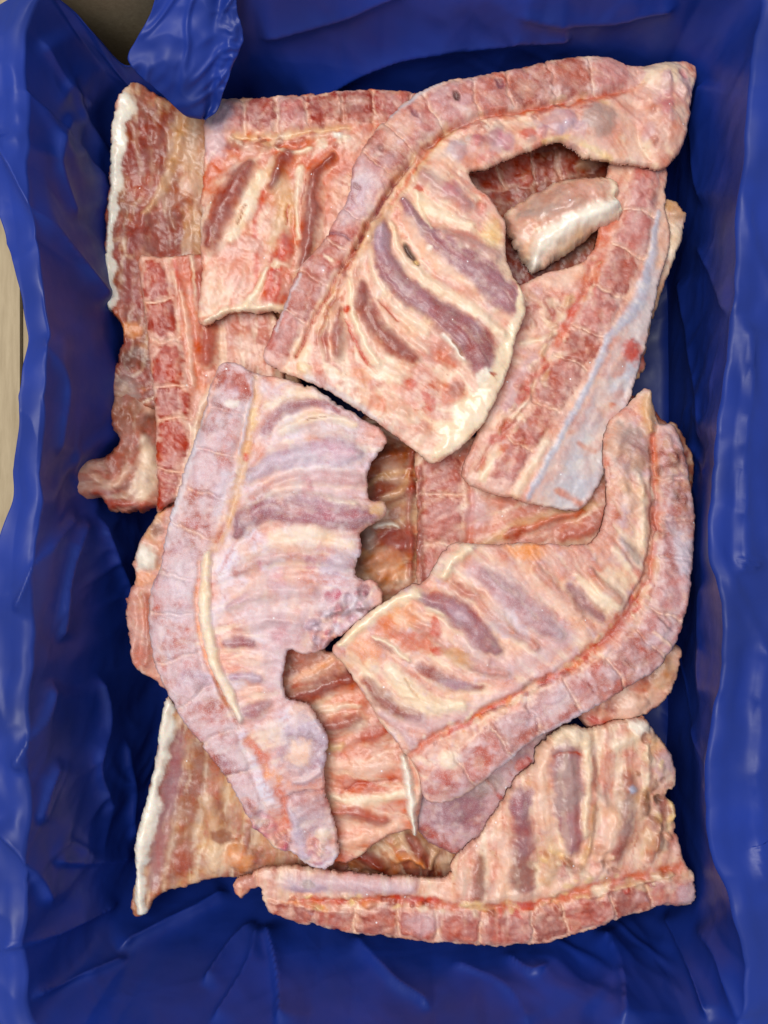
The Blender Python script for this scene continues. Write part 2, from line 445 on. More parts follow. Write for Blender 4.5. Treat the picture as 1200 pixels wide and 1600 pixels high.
def tongue():
    """loose corner of the bag folded down over the meat"""
    Lf = catmull([(262, -60), (246, -10), (226, 40), (200, 90), (226, 124), (258, 154), (284, 177), (300, 184)], 3)
    Rt = catmull([(392, -60), (372, -12), (372, 24), (379, 62), (366, 100), (350, 140), (338, 174), (322, 187)], 3)
    n = 90
    def res(P):
        d = np.concatenate([[0], np.cumsum(np.hypot(*(np.diff(P, axis=0).T)))]); t = np.linspace(0, d[-1], n)
        return np.stack([np.interp(t, d, P[:, 0]), np.interp(t, d, P[:, 1])], 1)
    Lf, Rt = res(Lf), res(Rt)
    m = 60
    u = np.linspace(0, 1, m)[None, :]; v = np.linspace(0, 1, n)[:, None]
    px = Lf[:, :1] * (1 - u) + Rt[:, :1] * u; py = Lf[:, 1:] * (1 - u) + Rt[:, 1:] * u
    px = px + 3 * fbm(px, py, 40, 8, 2); py = py + 3 * fbm(px, py, 40, 9, 2)
    z = .166 - .046 * v ** 1.3 + .0022 * np.sin(math.pi * u) * (1 - .3 * v) - .0025 * np.exp(-((u - .80) / .09) ** 2)
    z = z + np.exp(-(gnoise(px / 60 + py / 100, py / 120, 3) / .12) ** 2) * .0016 + gnoise(px / 60, py / 70, 4) * .002 + (1 - np.abs(gnoise(px / 45 + py / 80, py / 60, 5)) * 2.4) * .0009 + sstep(.72, .9, u) * (1 - np.abs(fbm(px, py, 30, 7, 2)) * 3) * .0014
    f = (ZCAM - z) / (ZCAM - ZREF)
    top = np.stack([(px - 600) * K * f, (800 - py) * K * f, z], -1).reshape(-1, 3)
    J, I = np.meshgrid(np.arange(n - 1), np.arange(m - 1), indexing='ij')
    a = (J * m + I).ravel(); b = a + 1; c = a + m; d = c + 1
    tris = np.concatenate([np.stack([a, d, b], 1), np.stack([a, c, d], 1)])
    o = link('folded_corner', np_mesh('folded_corner', top, tris), M_BAG, bag)
    mod = o.modifiers.new('film', 'SOLIDIFY'); mod.thickness = 0.0006
tongue()

# ------------------------------------------------------------------ meat
C = dict(cream='F2DABE', white='F8EEDF', pfat='ECC3AC', pink='DDA493', rose='C98472', red='B25340', bred='C8503E', dred='96403A', bone='BB6A59',
         boneR='AE4C3C', pur='A3727A', purD='8F5A62', lav='C0A8B6', lavp='D3B0B3', frost='DDD0DA', orange='E8A070', tan='D9AE88', brown='9C6048',
         dbrown='6E4030', silver='CBC3C6', bsil='B9BCCB', grey='B09A90', mar='93483C', redor='CF7052', mag='C26A7C', yel='E8C890', dk='4A2A24')
C = {k: lin(v) for k, v in C.items()}
STEP = 2.4
import random
def scat(pts, width, n, cols, size, h, seed, al=.8, aspect=2.2):
    """small scraps, clots and fat flecks strewn along a line"""
    R = random.Random(seed); L = catmull(pts, 4); out = []
    for _ in range(n):
        i = R.randrange(len(L) - 1); d = L[i + 1] - L[i]
        an = math.degrees(math.atan2(d[1], d[0])) + R.gauss(0, 22)
        o = R.uniform(-width, width); l = max(np.hypot(*d), 1e-6)
        r = size * R.uniform(.5, 1.5)
        out.append(('bl', (L[i][0] - d[1] / l * o, L[i][1] + d[0] / l * o), (r * R.uniform(1, aspect), r), an, R.choice(cols), al * R.uniform(.5, 1), h * R.uniform(-.6, 1)))
    return out

def piece(name, label, cat, outline, zc, feats, base=('pink', 'pfat', 'rose'), seed=1, frost=.15, thick=14, edge=(9, 5.0), rough=3.0, lump=1.6,
          streak=None, group='frozen pork backbone pieces', mat=None, vein=.5):
    zc = [(p[0], p[1], 122 - (122 - p[2]) * .72) for p in zc]
    O = catmull(outline, 5, closed=True)
    x0, y0 = O.min(0) - 8; x1, y1 = O.max(0) + 8
    nx, ny = int((x1 - x0) / STEP) + 1, int((y1 - y0) / STEP) + 1
    gx, gy = np.meshgrid(x0 + np.arange(nx) * STEP, y0 + np.arange(ny) * STEP)
    def sdf(x, y):
        sh = x.shape; x = x.ravel(); y = y.ravel()
        d2 = np.full(x.shape, 1e12); ins = np.zeros(x.shape, bool)
        n = len(O)
        for i in range(n):
            ax, ay = O[i]; bx, by = O[(i + 1) % n]
            dx, dy = bx - ax, by - ay
            t = np.clip(((x - ax) * dx + (y - ay) * dy) / (dx * dx + dy * dy + 1e-9), 0, 1)
            np.minimum(d2, (x - ax - t * dx) ** 2 + (y - ay - t * dy) ** 2, out=d2)
            c = ((ay > y) != (by > y)) & (x < (bx - ax) * (y - ay) / ((by - ay) if by != ay else 1e-9) + ax)
            ins ^= c
        d = np.sqrt(d2)
        r = np.where(ins, d, -d) + rough * 1.5 * fbm(x, y, 30, seed + 3, 5, .72) - rough * .9 * np.maximum(fbm(x, y, 13, seed + 4, 3, .6), 0) * 2
        return r.reshape(sh)
    D = sdf(gx, gy)
    cen = (D[:-1, :-1] + D[1:, :-1] + D[:-1, 1:] + D[1:, 1:]) / 4
    keep = cen > 0
    # largest island only
    lab = np.where(keep, np.arange(keep.size).reshape(keep.shape) + 1, 0)
    for _ in range(900):
        p = lab
        q = np.zeros((lab.shape[0] + 2, lab.shape[1] + 2), lab.dtype); q[1:-1, 1:-1] = lab
        lab = np.where(keep, np.maximum.reduce([q[1:-1, 1:-1], q[:-2, 1:-1], q[2:, 1:-1], q[1:-1, :-2], q[1:-1, 2:]]), 0)
        # propagate faster along rows and columns
        if (lab == p).all():
            break
    vals, cnt = np.unique(lab[lab > 0], return_counts=True)
    keep = lab == vals[np.argmax(cnt)]
    jj, ii = np.nonzero(keep)
    a = jj * nx + ii; b = a + 1; c = a + nx; d = c + 1
    quads = np.stack([a, c, d, b], 1)
    used, inv = np.unique(quads, return_inverse=True)
    quads = inv.reshape(-1, 4)
    X = gx.ravel()[used].copy(); Y = gy.ravel()[used].copy(); SD = D.ravel()[used].copy()
    # boundary edges -> loop
    E = np.concatenate([quads[:, [0, 1]], quads[:, [1, 2]], quads[:, [2, 3]], quads[:, [3, 0]]])
    key = E[:, 0].astype(np.int64) * len(used) + E[:, 1]
    rkey = E[:, 1].astype(np.int64) * len(used) + E[:, 0]
    bd = E[~np.isin(key, rkey)]
    bv = np.unique(bd)
    for _ in range(3):
        e = .8
        gxx = (sdf(X[bv] + e, Y[bv]) - sdf(X[bv] - e, Y[bv])) / (2 * e); gyy = (sdf(X[bv], Y[bv] + e) - sdf(X[bv], Y[bv] - e)) / (2 * e)
        s0 = sdf(X[bv], Y[bv]); g2 = np.maximum(gxx ** 2 + gyy ** 2, .3)
        st = np.clip(s0 / g2, -2, 2)
        X[bv] -= st * gxx; Y[bv] -= st * gyy
    SD[bv] = 0
    SD = np.maximum(SD, 0)
    # --- base height (mm) through control points
    zx = np.array([p[0] for p in zc], float); zy = np.array([p[1] for p in zc], float); zz = np.array([p[2] for p in zc], float)
    wts = 1 / (((X[:, None] - zx) ** 2 + (Y[:, None] - zy) ** 2) + 60.0 ** 2) ** 1.3
    H = (wts * zz).sum(1) / wts.sum(1)
    zmean = float(zz.mean())
    r, fall = (edge[0] * .6, edge[1] * .6) if edge[0] > 11 else (3.0, 1.6)
    q = np.clip(SD / r, 0, 1)
    H = H - fall * (1 + .8 * gnoise(X / 30, Y / 30, seed + 5)) * (1 - np.sqrt(1 - (1 - q) ** 2)) - 1.3 * np.exp(-SD / 12)
    # --- warped coordinates for all features
    wx = X + 5 * fbm(X, Y, 34, seed + 11, 4, .6) * 1.3; wy = Y + 5 * fbm(X, Y, 34, seed + 12, 4, .6) * 1.3
    n1 = fbm(X, Y, 70, seed + 21, 5, .55); n2 = fbm(X, Y, 26, seed + 22, 4, .6); n3 = fbm(X, Y, 11, seed + 23, 3, .6)
    H = H + lump * (1.3 * n1 + .45 * n2 + .16 * n3)
    c0, c1, c2 = (C[k] for k in base)
    t1 = sstep(-.35, .35, n1)[:, None]; t2 = .6 * sstep(.0, .45, n2)[:, None]
    CO = c0 * (1 - t1) + c1 * t1
    CO = CO * (1 - t2) + c2 * t2
    st1 = np.zeros_like(X); gd = [ft for ft in feats if ft[0] in ('rib', 'guide')]
    if gd:              # fibres run along the ribs
        bestd = np.full(X.shape, 1e9); gs = np.zeros_like(X); gv = np.zeros_like(X)
        for gi, ft in enumerate(gd):
            P_ = np.array(ft[1], float)
            e0 = P_[0] - P_[1]; e1 = P_[-1] - P_[-2]
            P_ = np.vstack([P_[0] + e0 / np.hypot(*e0) * 70, P_, P_[-1] + e1 / np.hypot(*e1) * 70])
            d_, sd_, s_, _, _ = polydist(wx, wy, P_, np.ones(len(P_)))
            m_ = d_ < bestd
            bestd = np.where(m_, d_, bestd); gs = np.where(m_, s_ + gi * 300, gs); gv = np.where(m_, d_ * sd_, gv)
        st1 = fbm(gs / 7, gv, 17, seed + 33, 4, .6); st2 = fbm(gs / 16, gv, 6, seed + 34, 2, .5)
        k = (.42 * sstep(.04, .36, st1))[:, None]; CO = CO * (1 - k) + (C['redor'] * .45 + C['rose'] * .55) * k
        k = (.46 * sstep(.04, .36, -st1))[:, None]; CO = CO * (1 - k) + C['cream'] * k
        k = (.26 * sstep(.22, .5, st2))[:, None]; CO = CO * (1 - k) + C['red'] * k
        H = H + .8 * st1 + .22 * st2
    elif streak:          # muscle fibre direction in degrees, colour, amount
        an = math.radians(streak[0]); u = wx * math.cos(an) + wy * math.sin(an); v = -wx * math.sin(an) + wy * math.cos(an)
        f = fbm(u / 7, v, 13, seed + 31, 3, .6)
        k = (sstep(.05, .3, f) * streak[2])[:, None]
        CO = CO * (1 - k) + C[streak[1]] * k
        H = H + .5 * f
    vn = np.abs(fbm(wx, wy, 38, seed + 41, 3, .5)); k = (sstep(.045, .0, vn) * vein * sstep(-.1, .2, n2 + n1))[:, None]
    CO = CO * (1 - k) + C['red'] * k
    FR = np.full(X.shape, frost) + .35 * n1
    part = np.zeros(X.shape, int) - 1; partnames = []
    def region(L, W_):
        m = W_.max() * 1.6 + 12
        return np.nonzero((wx > L[:, 0].min() - m) & (wx < L[:, 0].max() + m) & (wy > L[:, 1].min() - m) & (wy < L[:, 1].max() + m))[0]
    for fi, ft in enumerate(feats):
        kind = ft[0]
        if kind == 'bl':     # blob: centre, radii, angle, colour, alpha, height
            _, (cx, cy), (rx, ry), ang, colr, al = ft[:6]; hh = ft[6] if len(ft) > 6 else 0
            mr = max(rx, ry) * 1.9
            ix = np.nonzero((np.abs(wx - cx) < mr) & (np.abs(wy - cy) < mr))[0]
            if len(ix) == 0: continue
            an = math.radians(ang); dx = wx[ix] - cx; dy = wy[ix] - cy
            u = (dx * math.cos(an) + dy * math.sin(an)) / rx; v = (-dx * math.sin(an) + dy * math.cos(an)) / ry
            rr = np.sqrt(u * u + v * v)
            k = (al * sstep(1.25, .6, rr + .55 * n2[ix] + .3 * n3[ix]))[:, None]
            CO[ix] = CO[ix] * (1 - k) + C[colr] * k
            H[ix] += hh * np.clip(1 - rr * rr, 0, 1)
            if len(ft) > 7: FR[ix] += (ft[7] - FR[ix]) * k[:, 0]
            continue
        if kind == 'guide': continue
        pts = ft[1]; ws = ft[2]
        if not isinstance(ws, (list, tuple)): ws = [ws] * len(pts)
        if len(ws) != len(pts): ws = list(np.interp(np.linspace(0, 1, len(pts)), np.linspace(0, 1, len(ws)), ws))
        L3 = catmull([(p[0], p[1], w) for p, w in zip(pts, ws)], 6)
        L, W_ = L3[:, :2], np.maximum(L3[:, 2], 1.0)
        ix = region(L, W_)
        if len(ix) == 0: continue
        d, sd, s, w, tot = polydist(wx[ix], wy[ix], L, W_)
        if kind in ('fat', 'rib'): w = w * (1 + (.65 if kind == 'fat' else .22) * gnoise(s / 26.0 + fi, sd * 3.3, seed + fi))
        u = d / w
        if kind in ('st', 'rib', 'cord', 'fat'):
            colr, al, hh = ft[3], ft[4], ft[5] if len(ft) > 5 else 0
            soft = ft[6] if len(ft) > 6 and ft[6] is not None else .8
            uu = u + (.30 * n2[ix] + .22 * n3[ix]) * (1 if kind != 'cord' else .3)
            k = al * sstep(1 + soft * .5, 1 - soft, uu)
            cc = C[colr][None, :] * np.ones((len(ix), 1))
            if kind == 'rib':
                fib = fbm(s / 5.0, d * sd, 9, seed + fi, 3, .6)
                fib = fib + .5 * st1[ix]
                kk = (np.clip(sstep(-.05, .35, fib) * .5 + sstep(.5, 1.1, u) * .4, 0, 1))[:, None]
                cc = cc * (1 - kk) + (cc * .72 + .28 * C['pink']) * kk
                kd = (sstep(.0, .3, -n2[ix] + .3 * fib) * .35)[:, None]
                cc = cc * (1 - kd) + C['dred'] * kd
            CO[ix] = CO[ix] * (1 - k[:, None]) + cc * k[:, None]
            if kind == 'rib':
                kb = (.28 * np.exp(-((uu - 1.2) / .2) ** 2) * sstep(-.3, .3, n1[ix] + .6 * n2[ix] + .15))[:, None]
                CO[ix] = CO[ix] * (1 - kb) + C['cream'] * kb
            prof = np.clip(1 - u * u, 0, 1)
            if kind == 'rib':
                H[ix] += (hh * 1.8 + 2.4 * np.minimum(w / 16, 1)) * np.exp(-(u / .95) ** 2) - .5 * np.minimum(w / 16, 1) * np.exp(-((u - 1.7) / .5) ** 2)
            else:
                H[ix] += (hh * 1.1 if kind == 'st' else hh) * (np.exp(-(u / .85) ** 2) if kind != 'cord' else np.sqrt(prof))
            if len(ft) > 7: FR[ix] += (ft[7] - FR[ix]) * k
            elif kind == 'fat': FR[ix] *= 1 - k
            if kind == 'fat': H[ix] -= lump * .4 * n2[ix] * k + (.7 * st1[ix]) * k
            if kind in ('rib', 'cord', 'fat'):
                part[ix[uu < .92]] = len(partnames)
                partnames.append({'rib': 'rib', 'cord': 'spinal_cord', 'fat': 'fat_edge'}[kind])
        elif kind == 'vert':     # centreline, half widths, joint count, colour, frost, height
            nj, colr, fr, hh = ft[3], ft[4], ft[5], ft[6]
            pos = s / tot * nj
            pos = pos + .26 * gnoise(pos * .9 + seed * 3.1, 0 * pos + fi * 1.7, seed + 81) * np.clip(np.minimum(pos, nj - pos), 0, 1)
            pos = pos + .07 * gnoise(sd * d / 30.0 + 5, s / 200.0, seed + 7)
            seg = np.clip(np.floor(pos), 0, nj - 1).astype(int)
            uu_ = np.abs(pos - seg - .5) * 2
            inend = (s < .5) | (s > tot - .5)
            uu = u + .16 * n2[ix] + .12 * n3[ix]
            k = sstep(1.06, .86, uu)
            jl = tot / nj
            jd = (1 - uu_) * .5 * jl       # px from the nearest joint
            jm = sstep(3.6, 1.2, jd + 4 * n3[ix]) * ((pos > .25) & (pos < nj - .25))
            rnd = ((_hash(seg.astype(np.int64), seg.astype(np.int64) * 3 + 1, seed + 99) & 255) / 255.0)
            cb = C[colr]
            cc = cb[None, :] * (0.78 + .36 * rnd)[:, None]
            pore = sstep(.08, .4, fbm(X[ix], Y[ix], 7, seed + 71, 2, .6))[:, None] * .22
            cc = cc * (1 - pore) + C['dred'] * pore
            mo = sstep(-.2, .25, n2[ix] + .8 * n3[ix])[:, None]
            cc = cc * (1 - .35 * mo) + C['pink'] * .35 * mo
            cr_ = (np.abs(u) ** 4 + np.minimum(uu_, 1) ** 6) ** .25 + .42 * n2[ix] + .34 * n3[ix] + .12 * (rnd - .5)
            core = sstep(1.0, .70, cr_)[:, None]
            cc = cc * core + (C['pink'] * .6 + C['pfat'] * .4) * (1 - core)
            frm = np.clip(1.15 * fr * (1 + 2.2 * n1[ix] + 1.5 * n2[ix]) + .5 * (rnd - .5) * (fr > .05), 0, 1)[:, None] * .8
            cc = cc * (1 - frm) + C['lavp'] * frm
            jr = jm[:, None] * .42 * sstep(-.5, .3, gnoise(sd * d / 16 + 9 * rnd, seg * 3.7, seed + 8))[:, None]
            jcol = np.where((rnd > .22)[:, None], C['cream'][None, :], C['mar'][None, :])
            cc = cc * (1 - jr) + jcol * jr
            CO[ix] = CO[ix] * (1 - k[:, None]) + cc * k[:, None]
            prof = np.clip(1 - u ** 6, 0, 1)
            tilt = (rnd - .5) * 3.2
            H[ix] += prof * (hh * .55 + tilt * .6 * (1 - uu_ ** 4)) * sstep(1.1, .9, uu) - 1.5 * jm * k + .35 * k * n3[ix] - .5 * k * (1 - core[:, 0])
            FR[ix] += (np.clip(fr * 1.3, 0, 1) - FR[ix]) * k
            for g in range(nj):
                mm = (seg == g) & (uu < .97)
                part[ix[mm]] = len(partnames); partnames.append('vertebra')
    n4 = fbm(wx, wy, 19, seed + 61, 4, .62); n5 = fbm(X, Y, 8, seed + 62, 3, .6)
    if gd: n4 = .35 * n4 + st1 * .9
    k = (.34 * sstep(.06, .34, n4))[:, None]; CO = CO * (1 - k) + (CO * .6 + .4 * C['red']) * k
    k = (.42 * sstep(.06, .34, -n4))[:, None]; CO = CO * (1 - k) + (CO * .55 + .45 * C['cream']) * k
    CO = CO * (1 + .07 * n5 + .05 * n3)[:, None]
    lum = CO.mean(1, keepdims=True); CO = lum + (CO - lum) * 1.04
    CO = np.maximum(CO, .004) ** 1.1
    k = (.42 * sstep(.42, .95, FR + .9 * n2 + .5 * n3 - .04))[:, None]; CO = CO * (1 - k) + lin('DCC4C8') * k
    CO = np.clip(CO, 0.005, .95)
    FR = np.clip(FR, 0, 1)
    # --- coordinates in metres
    f = ff(zmean / 1000)
    wX = (X - 600) * K * f; wY = (800 - Y) * K * f
    zo = (zmean - thick) / 1000
    cxm, cym = wX.mean(), wY.mean()
    co = np.stack([wX - cxm, wY - cym, H / 1000 - zo], 1)
    # skirt + underside
    nxt = dict(zip(bd[:, 0].tolist(), bd[:, 1].tolist()))
    loop = [int(bd[0, 0])]
    while True:
        v = nxt.pop(loop[-1], None)
        if v is None or v == loop[0]: break
        loop.append(v)
    loop = np.array(loop)
    nb = len(loop)
    g = len(co)
    dirx = np.roll(co[loop, 0], -3) - np.roll(co[loop, 0], 3); diry = np.roll(co[loop, 1], -3) - np.roll(co[loop, 1], 3)
    ln = np.maximum(np.hypot(dirx, diry), 1e-9); inx, iny = -diry / ln, dirx / ln
    ring1 = co[loop] + np.stack([inx * .0004, iny * .0004, np.full(nb, -.0018)], 1)
    under = co[:g].copy(); under[:, 2] -= (3.5 + (thick - 3.5) * sstep(2, 45, SD)) * .001
    co = np.vstack([co, ring1, under])
    CO4 = np.concatenate([CO, FR[:, None]], 1)
    CO4 = np.vstack([CO4, CO4[loop], CO4])
    tri = np.concatenate([quads[:, [0, 1, 2]], quads[:, [0, 2, 3]]])
    k0 = np.arange(nb); k1 = (k0 + 1) % nb
    r1, r2 = g + k0, g + nb + loop; r1n, r2n = g + k1, g + nb + loop[k1]
    l0, l1 = loop, loop[k1]
    sk = np.concatenate([np.stack([l0, r1, r1n], 1), np.stack([l0, r1n, l1], 1), np.stack([r1, r2, r2n], 1), np.stack([r1, r2n, r1n], 1), tri[:, ::-1] + g + nb])
    allt = np.vstack([tri, sk])
    NR = vnormals(co, allt)
    if NR[:g, 2].mean() < 0:
        allt = allt[:, ::-1]; NR = -NR; flip = True
    else:
        flip = False
    tri, sk = allt[:len(tri)], allt[len(tri):]
    root = bpy.data.objects.new(name, None); COL.objects.link(root)
    root.location = (cxm, cym, zo)
    root['label'] = label; root['category'] = cat
    if group: root['group'] = group
    # part per face: only where all corners agree
    pl = np.where((part[tri[:, 0]] == part[tri[:, 1]]) & (part[tri[:, 1]] == part[tri[:, 2]]), part[tri[:, 0]], -1)
    for pi in range(-1, len(partnames)):
        T = tri[pl == pi]
        if pi >= 0 and len(T) < 40:
            if len(T): sk = np.vstack([sk, T])
            continue
        if pi == -1: continue
        us, iv = np.unique(T, return_inverse=True)
        pm = {'vertebra': M_BONE, 'rib': M_RIB, 'spinal_cord': M_FAT, 'fat_edge': M_FAT}[partnames[pi]]
        link(partnames[pi], np_mesh(partnames[pi], co[us], iv.reshape(-1, 3), CO4[us], NR[us]), pm, root)
    T = np.vstack([tri[pl == -1], sk])
    us, iv = np.unique(T, return_inverse=True)
    link('flesh', np_mesh('flesh', co[us], iv.reshape(-1, 3), CO4[us], NR[us]), mat or M_FLESH, root)
    return root
# ---- lowest layer: what shows through the gaps
piece('backbone_piece', 'dark brown-red piece with a thick white fat rim along the left side of the pile', 'meat',
      [(205, 128), (255, 150), (330, 180), (420, 200), (430, 420), (380, 560), (320, 640), (230, 640), (186, 634), (172, 608), (180, 570), (190, 525), (184, 500), (166, 480), (163, 400), (164, 320), (172, 250), (178, 180)],
      [(180, 200, 84), (170, 450, 80), (260, 250, 64), (300, 420, 60), (400, 300, 60), (230, 560, 66), (185, 570, 82)],
      [('guide', ((215, 150), (225, 260), (215, 380), (210, 500))), ('guide', ((280, 180), (262, 280), (275, 400))), ('guide', ((310, 200), (305, 400))), *scat([(240, 200), (260, 300), (250, 400)], 50, 60, ['mar', 'tan', 'brown', 'pfat', 'red', 'dred'], 11, 1.6, 67, .55, 2.4), ('bl', (235, 230), (45, 60), 20, 'mar', .8, 1), ('bl', (300, 230), (40, 60), 0, 'tan', .7, 2), ('bl', (250, 370), (45, 40), 0, 'mar', .9, -2),
       ('st', (( 275, 250), (262, 300), (268, 350)), [8, 14, 6], 'brown', .7, -1.5), ('bl', (225, 290), (32, 28), 20, 'red', .5, 1),
       ('st', ((290, 180), (275, 240), (250, 300), (225, 330)), [10, 9, 8, 5], 'tan', .8, 1.5), ('bl', (300, 360), (18, 50), 0, 'tan', .7, 1), ('bl', (296, 285), (16, 20), 0, 'pfat', .7, 1.5),
       ('st', ((205, 420), (210, 480), (200, 540)), [12, 14, 10], 'dred', .8, -1), ('bl', (206, 515), (18, 13), 0, 'orange', .8, 1.5), ('bl', (210, 560), (22, 20), 0, 'dbrown', .6, 0), ('bl', (200, 610), (24, 20), 30, 'grey', .6, 1.5),
       ('fat', ((196, 160), (193, 200), (187, 240), (180, 290), (175, 330), (172, 380), (172, 420), (174, 460), (172, 480)), [13, 17, 15, 10, 8, 8, 12, 13, 6], 'white', 1, 2.2, .3),
       ('st', ((170, 260), (166, 320), (167, 390)), [5, 5, 4], 'red', .7, 0), ('st', ((190, 140), (184, 175)), 7, 'redor', .7, 0)],
      ('brown', 'mar', 'tan'), 3, .05, 20, (12, 8), 4, 2.2, (80, 'red', .3), vein=.3)
piece('joint_bone', 'knobbly brown joint bone jutting over the blue liner at the far left', 'meat',
      [(195, 600), (172, 610), (165, 628), (172, 668), (185, 690), (168, 712), (130, 716), (108, 726), (99, 758), (106, 790), (135, 790), (160, 778), (168, 796), (200, 803), (235, 795), (300, 780), (320, 680), (310, 600), (250, 570)],
      [(200, 620, 80), (130, 750, 106), (205, 760, 84), (250, 700, 58), (250, 620, 58), (300, 680, 50)],
      [('guide', ((215, 580), (205, 680), (190, 750), (130, 755))), *scat([(200, 620), (200, 760), (130, 750)], 30, 40, ['brown', 'rose', 'pfat', 'mar', 'lavp'], 9, 2.5, 68, .6), ('bl', (205, 650), (34, 40), 0, 'brown', .7, 3), ('bl', (140, 748), (40, 40), 0, 'rose', .6, 8), ('bl', (200, 680), (50, 80), 0, 'rose', .0, 6), ('bl', (120, 760), (14, 18), 0, 'lavp', .5, 1),
       ('st', ((205, 735), (180, 760), (160, 745)), [8, 9, 6], 'pfat', .8, 1.5), ('st', ((228, 690), (235, 730), (225, 775)), [10, 16, 16], 'cream', .85, 2),
       ('st', ((160, 775), (190, 790), (235, 790)), [7, 10, 8], 'red', .85, 1), ('bl', (215, 590), (22, 26), 30, 'grey', .7, 2), ('st', ((222, 560), (232, 640)), [6, 9], 'pfat', .8, 1)],
      ('brown', 'rose', 'mar'), 5, .15, 22, (16, 11), 5, 2.6)
piece('backbone_piece', 'dark meat piece deep in the gap at the centre of the pile', 'meat',
      [(540, 660), (680, 670), (700, 960), (640, 990), (520, 960), (500, 800)],
      [(560, 700, 56), (640, 820, 58), (600, 930, 66)],
      [('bl', (605, 730), (40, 42), 30, 'brown', .9, 3), *scat([(590, 700), (620, 800), (600, 920)], 40, 30, ['brown', 'mar', 'tan', 'redor', 'pfat'], 10, 1.6, 65, .5, 2.4), ('rib', ((560, 735), (600, 715), (650, 705)), [12, 18, 14], 'brown', .9, 2), ('rib', ((560, 800), (600, 775), (650, 762)), [10, 16, 12], 'mar', .9, 2), ('rib', ((570, 880), (610, 862), (650, 850)), [12, 18, 14], 'brown', .9, 2), ('st', ((570, 760), (610, 742), (650, 735)), [5, 6, 5], 'tan', .9, 1), ('st', ((575, 845), (610, 822), (648, 812)), [6, 7, 6], 'tan', .9, 1), ('bl', (615, 840), (40, 24), 10, 'dred', .8, 2), ('bl', (605, 885), (36, 30), 0, 'orange', .6, 2), ('st', ((585, 822), (605, 818), (622, 822)), [3, 4, 3], 'white', 1, 2),
       ('st', ((600, 780), (625, 765), (640, 740)), [9, 8, 4], 'tan', .7, 1.5), ('bl', (575, 840), (16, 20), 0, 'grey', .9, 5), ('st', ((645, 700), (640, 800), (642, 900)), [6, 6, 5], 'red', .6, 2)],
      ('brown', 'tan', 'mar'), 8, .05, 20, (12, 8), 4, 1.8)
piece('backbone_piece', 'dark red meat under the arched rack beside the white rib end', 'meat',
      [(700, 220), (800, 200), (960, 200), (1000, 300), (960, 460), (820, 480), (740, 400)],
      [(760, 270, 66), (880, 250, 68), (820, 420, 62), (950, 300, 62)],
      [('vert', ((740, 285), (800, 268), (850, 262), (920, 250)), [24, 28, 26, 20], 4, 'red', 0, 3), ('bl', (870, 235), (25, 16), 0, 'brown', .8, 3), ('st', ((905, 262), (935, 250)), [8, 9], 'tan', .8, 2),
       ('bl', (820, 400), (40, 40), 0, 'mar', .8, 0)],
      ('mar', 'brown', 'red'), 9, .0, 20, (12, 8), 4, 2.4)
piece('backbone_piece', 'brown meat piece showing below the top left rack, above the left rack', 'meat',
      [(300, 470), (440, 470), (470, 560), (450, 640), (320, 640)],
      [(350, 500, 66), (400, 560, 70)],
      [('bl', (380, 515), (60, 22), 10, 'brown', .9, -2), ('bl', (385, 555), (45, 18), -8, 'red', .7, 2), ('st', ((330, 510), (360, 540), (345, 580)), [10, 14, 10], 'pfat', .8, 2)],
      ('brown', 'tan', 'mar'), 10, .05, 18, (10, 6), 4, 2.2)
piece('backbone_piece', 'dark brown meat in the gap just above the bottom rack', 'meat',
      [(500, 1290), (640, 1280), (780, 1300), (760, 1390), (520, 1390)],
      [(560, 1340, 54), (700, 1330, 54)],
      [*scat([(540, 1345), (720, 1335)], 30, 26, ['brown', 'mar', 'tan', 'orange'], 9, 2.2, 66, .6, 2.5), ('rib', ((560, 1330), (590, 1345), (600, 1365)), [10, 12, 8], 'mar', .9, 2), ('rib', ((640, 1310), (660, 1340), (665, 1365)), [10, 12, 8], 'mar', .9, 2), ('st', ((620, 1345), (640, 1335), (660, 1350)), [6, 7, 5], 'orange', .7, 3), ('st', ((680, 1330), (672, 1355)), [5, 4], 'tan', .8, 3)],
      ('brown', 'tan', 'mar'), 12, .0, 18, (10, 6), 4, 2.0)
piece('backbone_piece', 'meat edge with a bright fat knob peeking out left of the frosted rack', 'meat',
      [(258, 790), (232, 820), (215, 850), (205, 885), (210, 905), (198, 925), (194, 965), (200, 1000), (203, 1040), (235, 1066), (262, 1080), (330, 1080), (330, 800)],
      [(230, 850, 84), (210, 960, 82), (240, 1040, 80), (300, 900, 78)],
      [('bl', (230, 872), (22, 22), 0, 'white', 1, 4), ('st', ((250, 800), (235, 835)), [12, 14], 'tan', .8, 1), ('bl', (222, 905), (24, 10), 0, 'orange', .7, 1), ('st', ((210, 940), (214, 980), (208, 1030)), [8, 9, 6], 'pink', .8, 2),
       ('st', ((226, 930), (230, 990), (232, 1040)), [5, 6, 5], 'rose', .8, 2), ('bl', (245, 830), (12, 10), 0, 'brown', .8, 0)],
      ('pink', 'rose', 'tan'), 14, .3, 24, (12, 9), 4, 2.4)
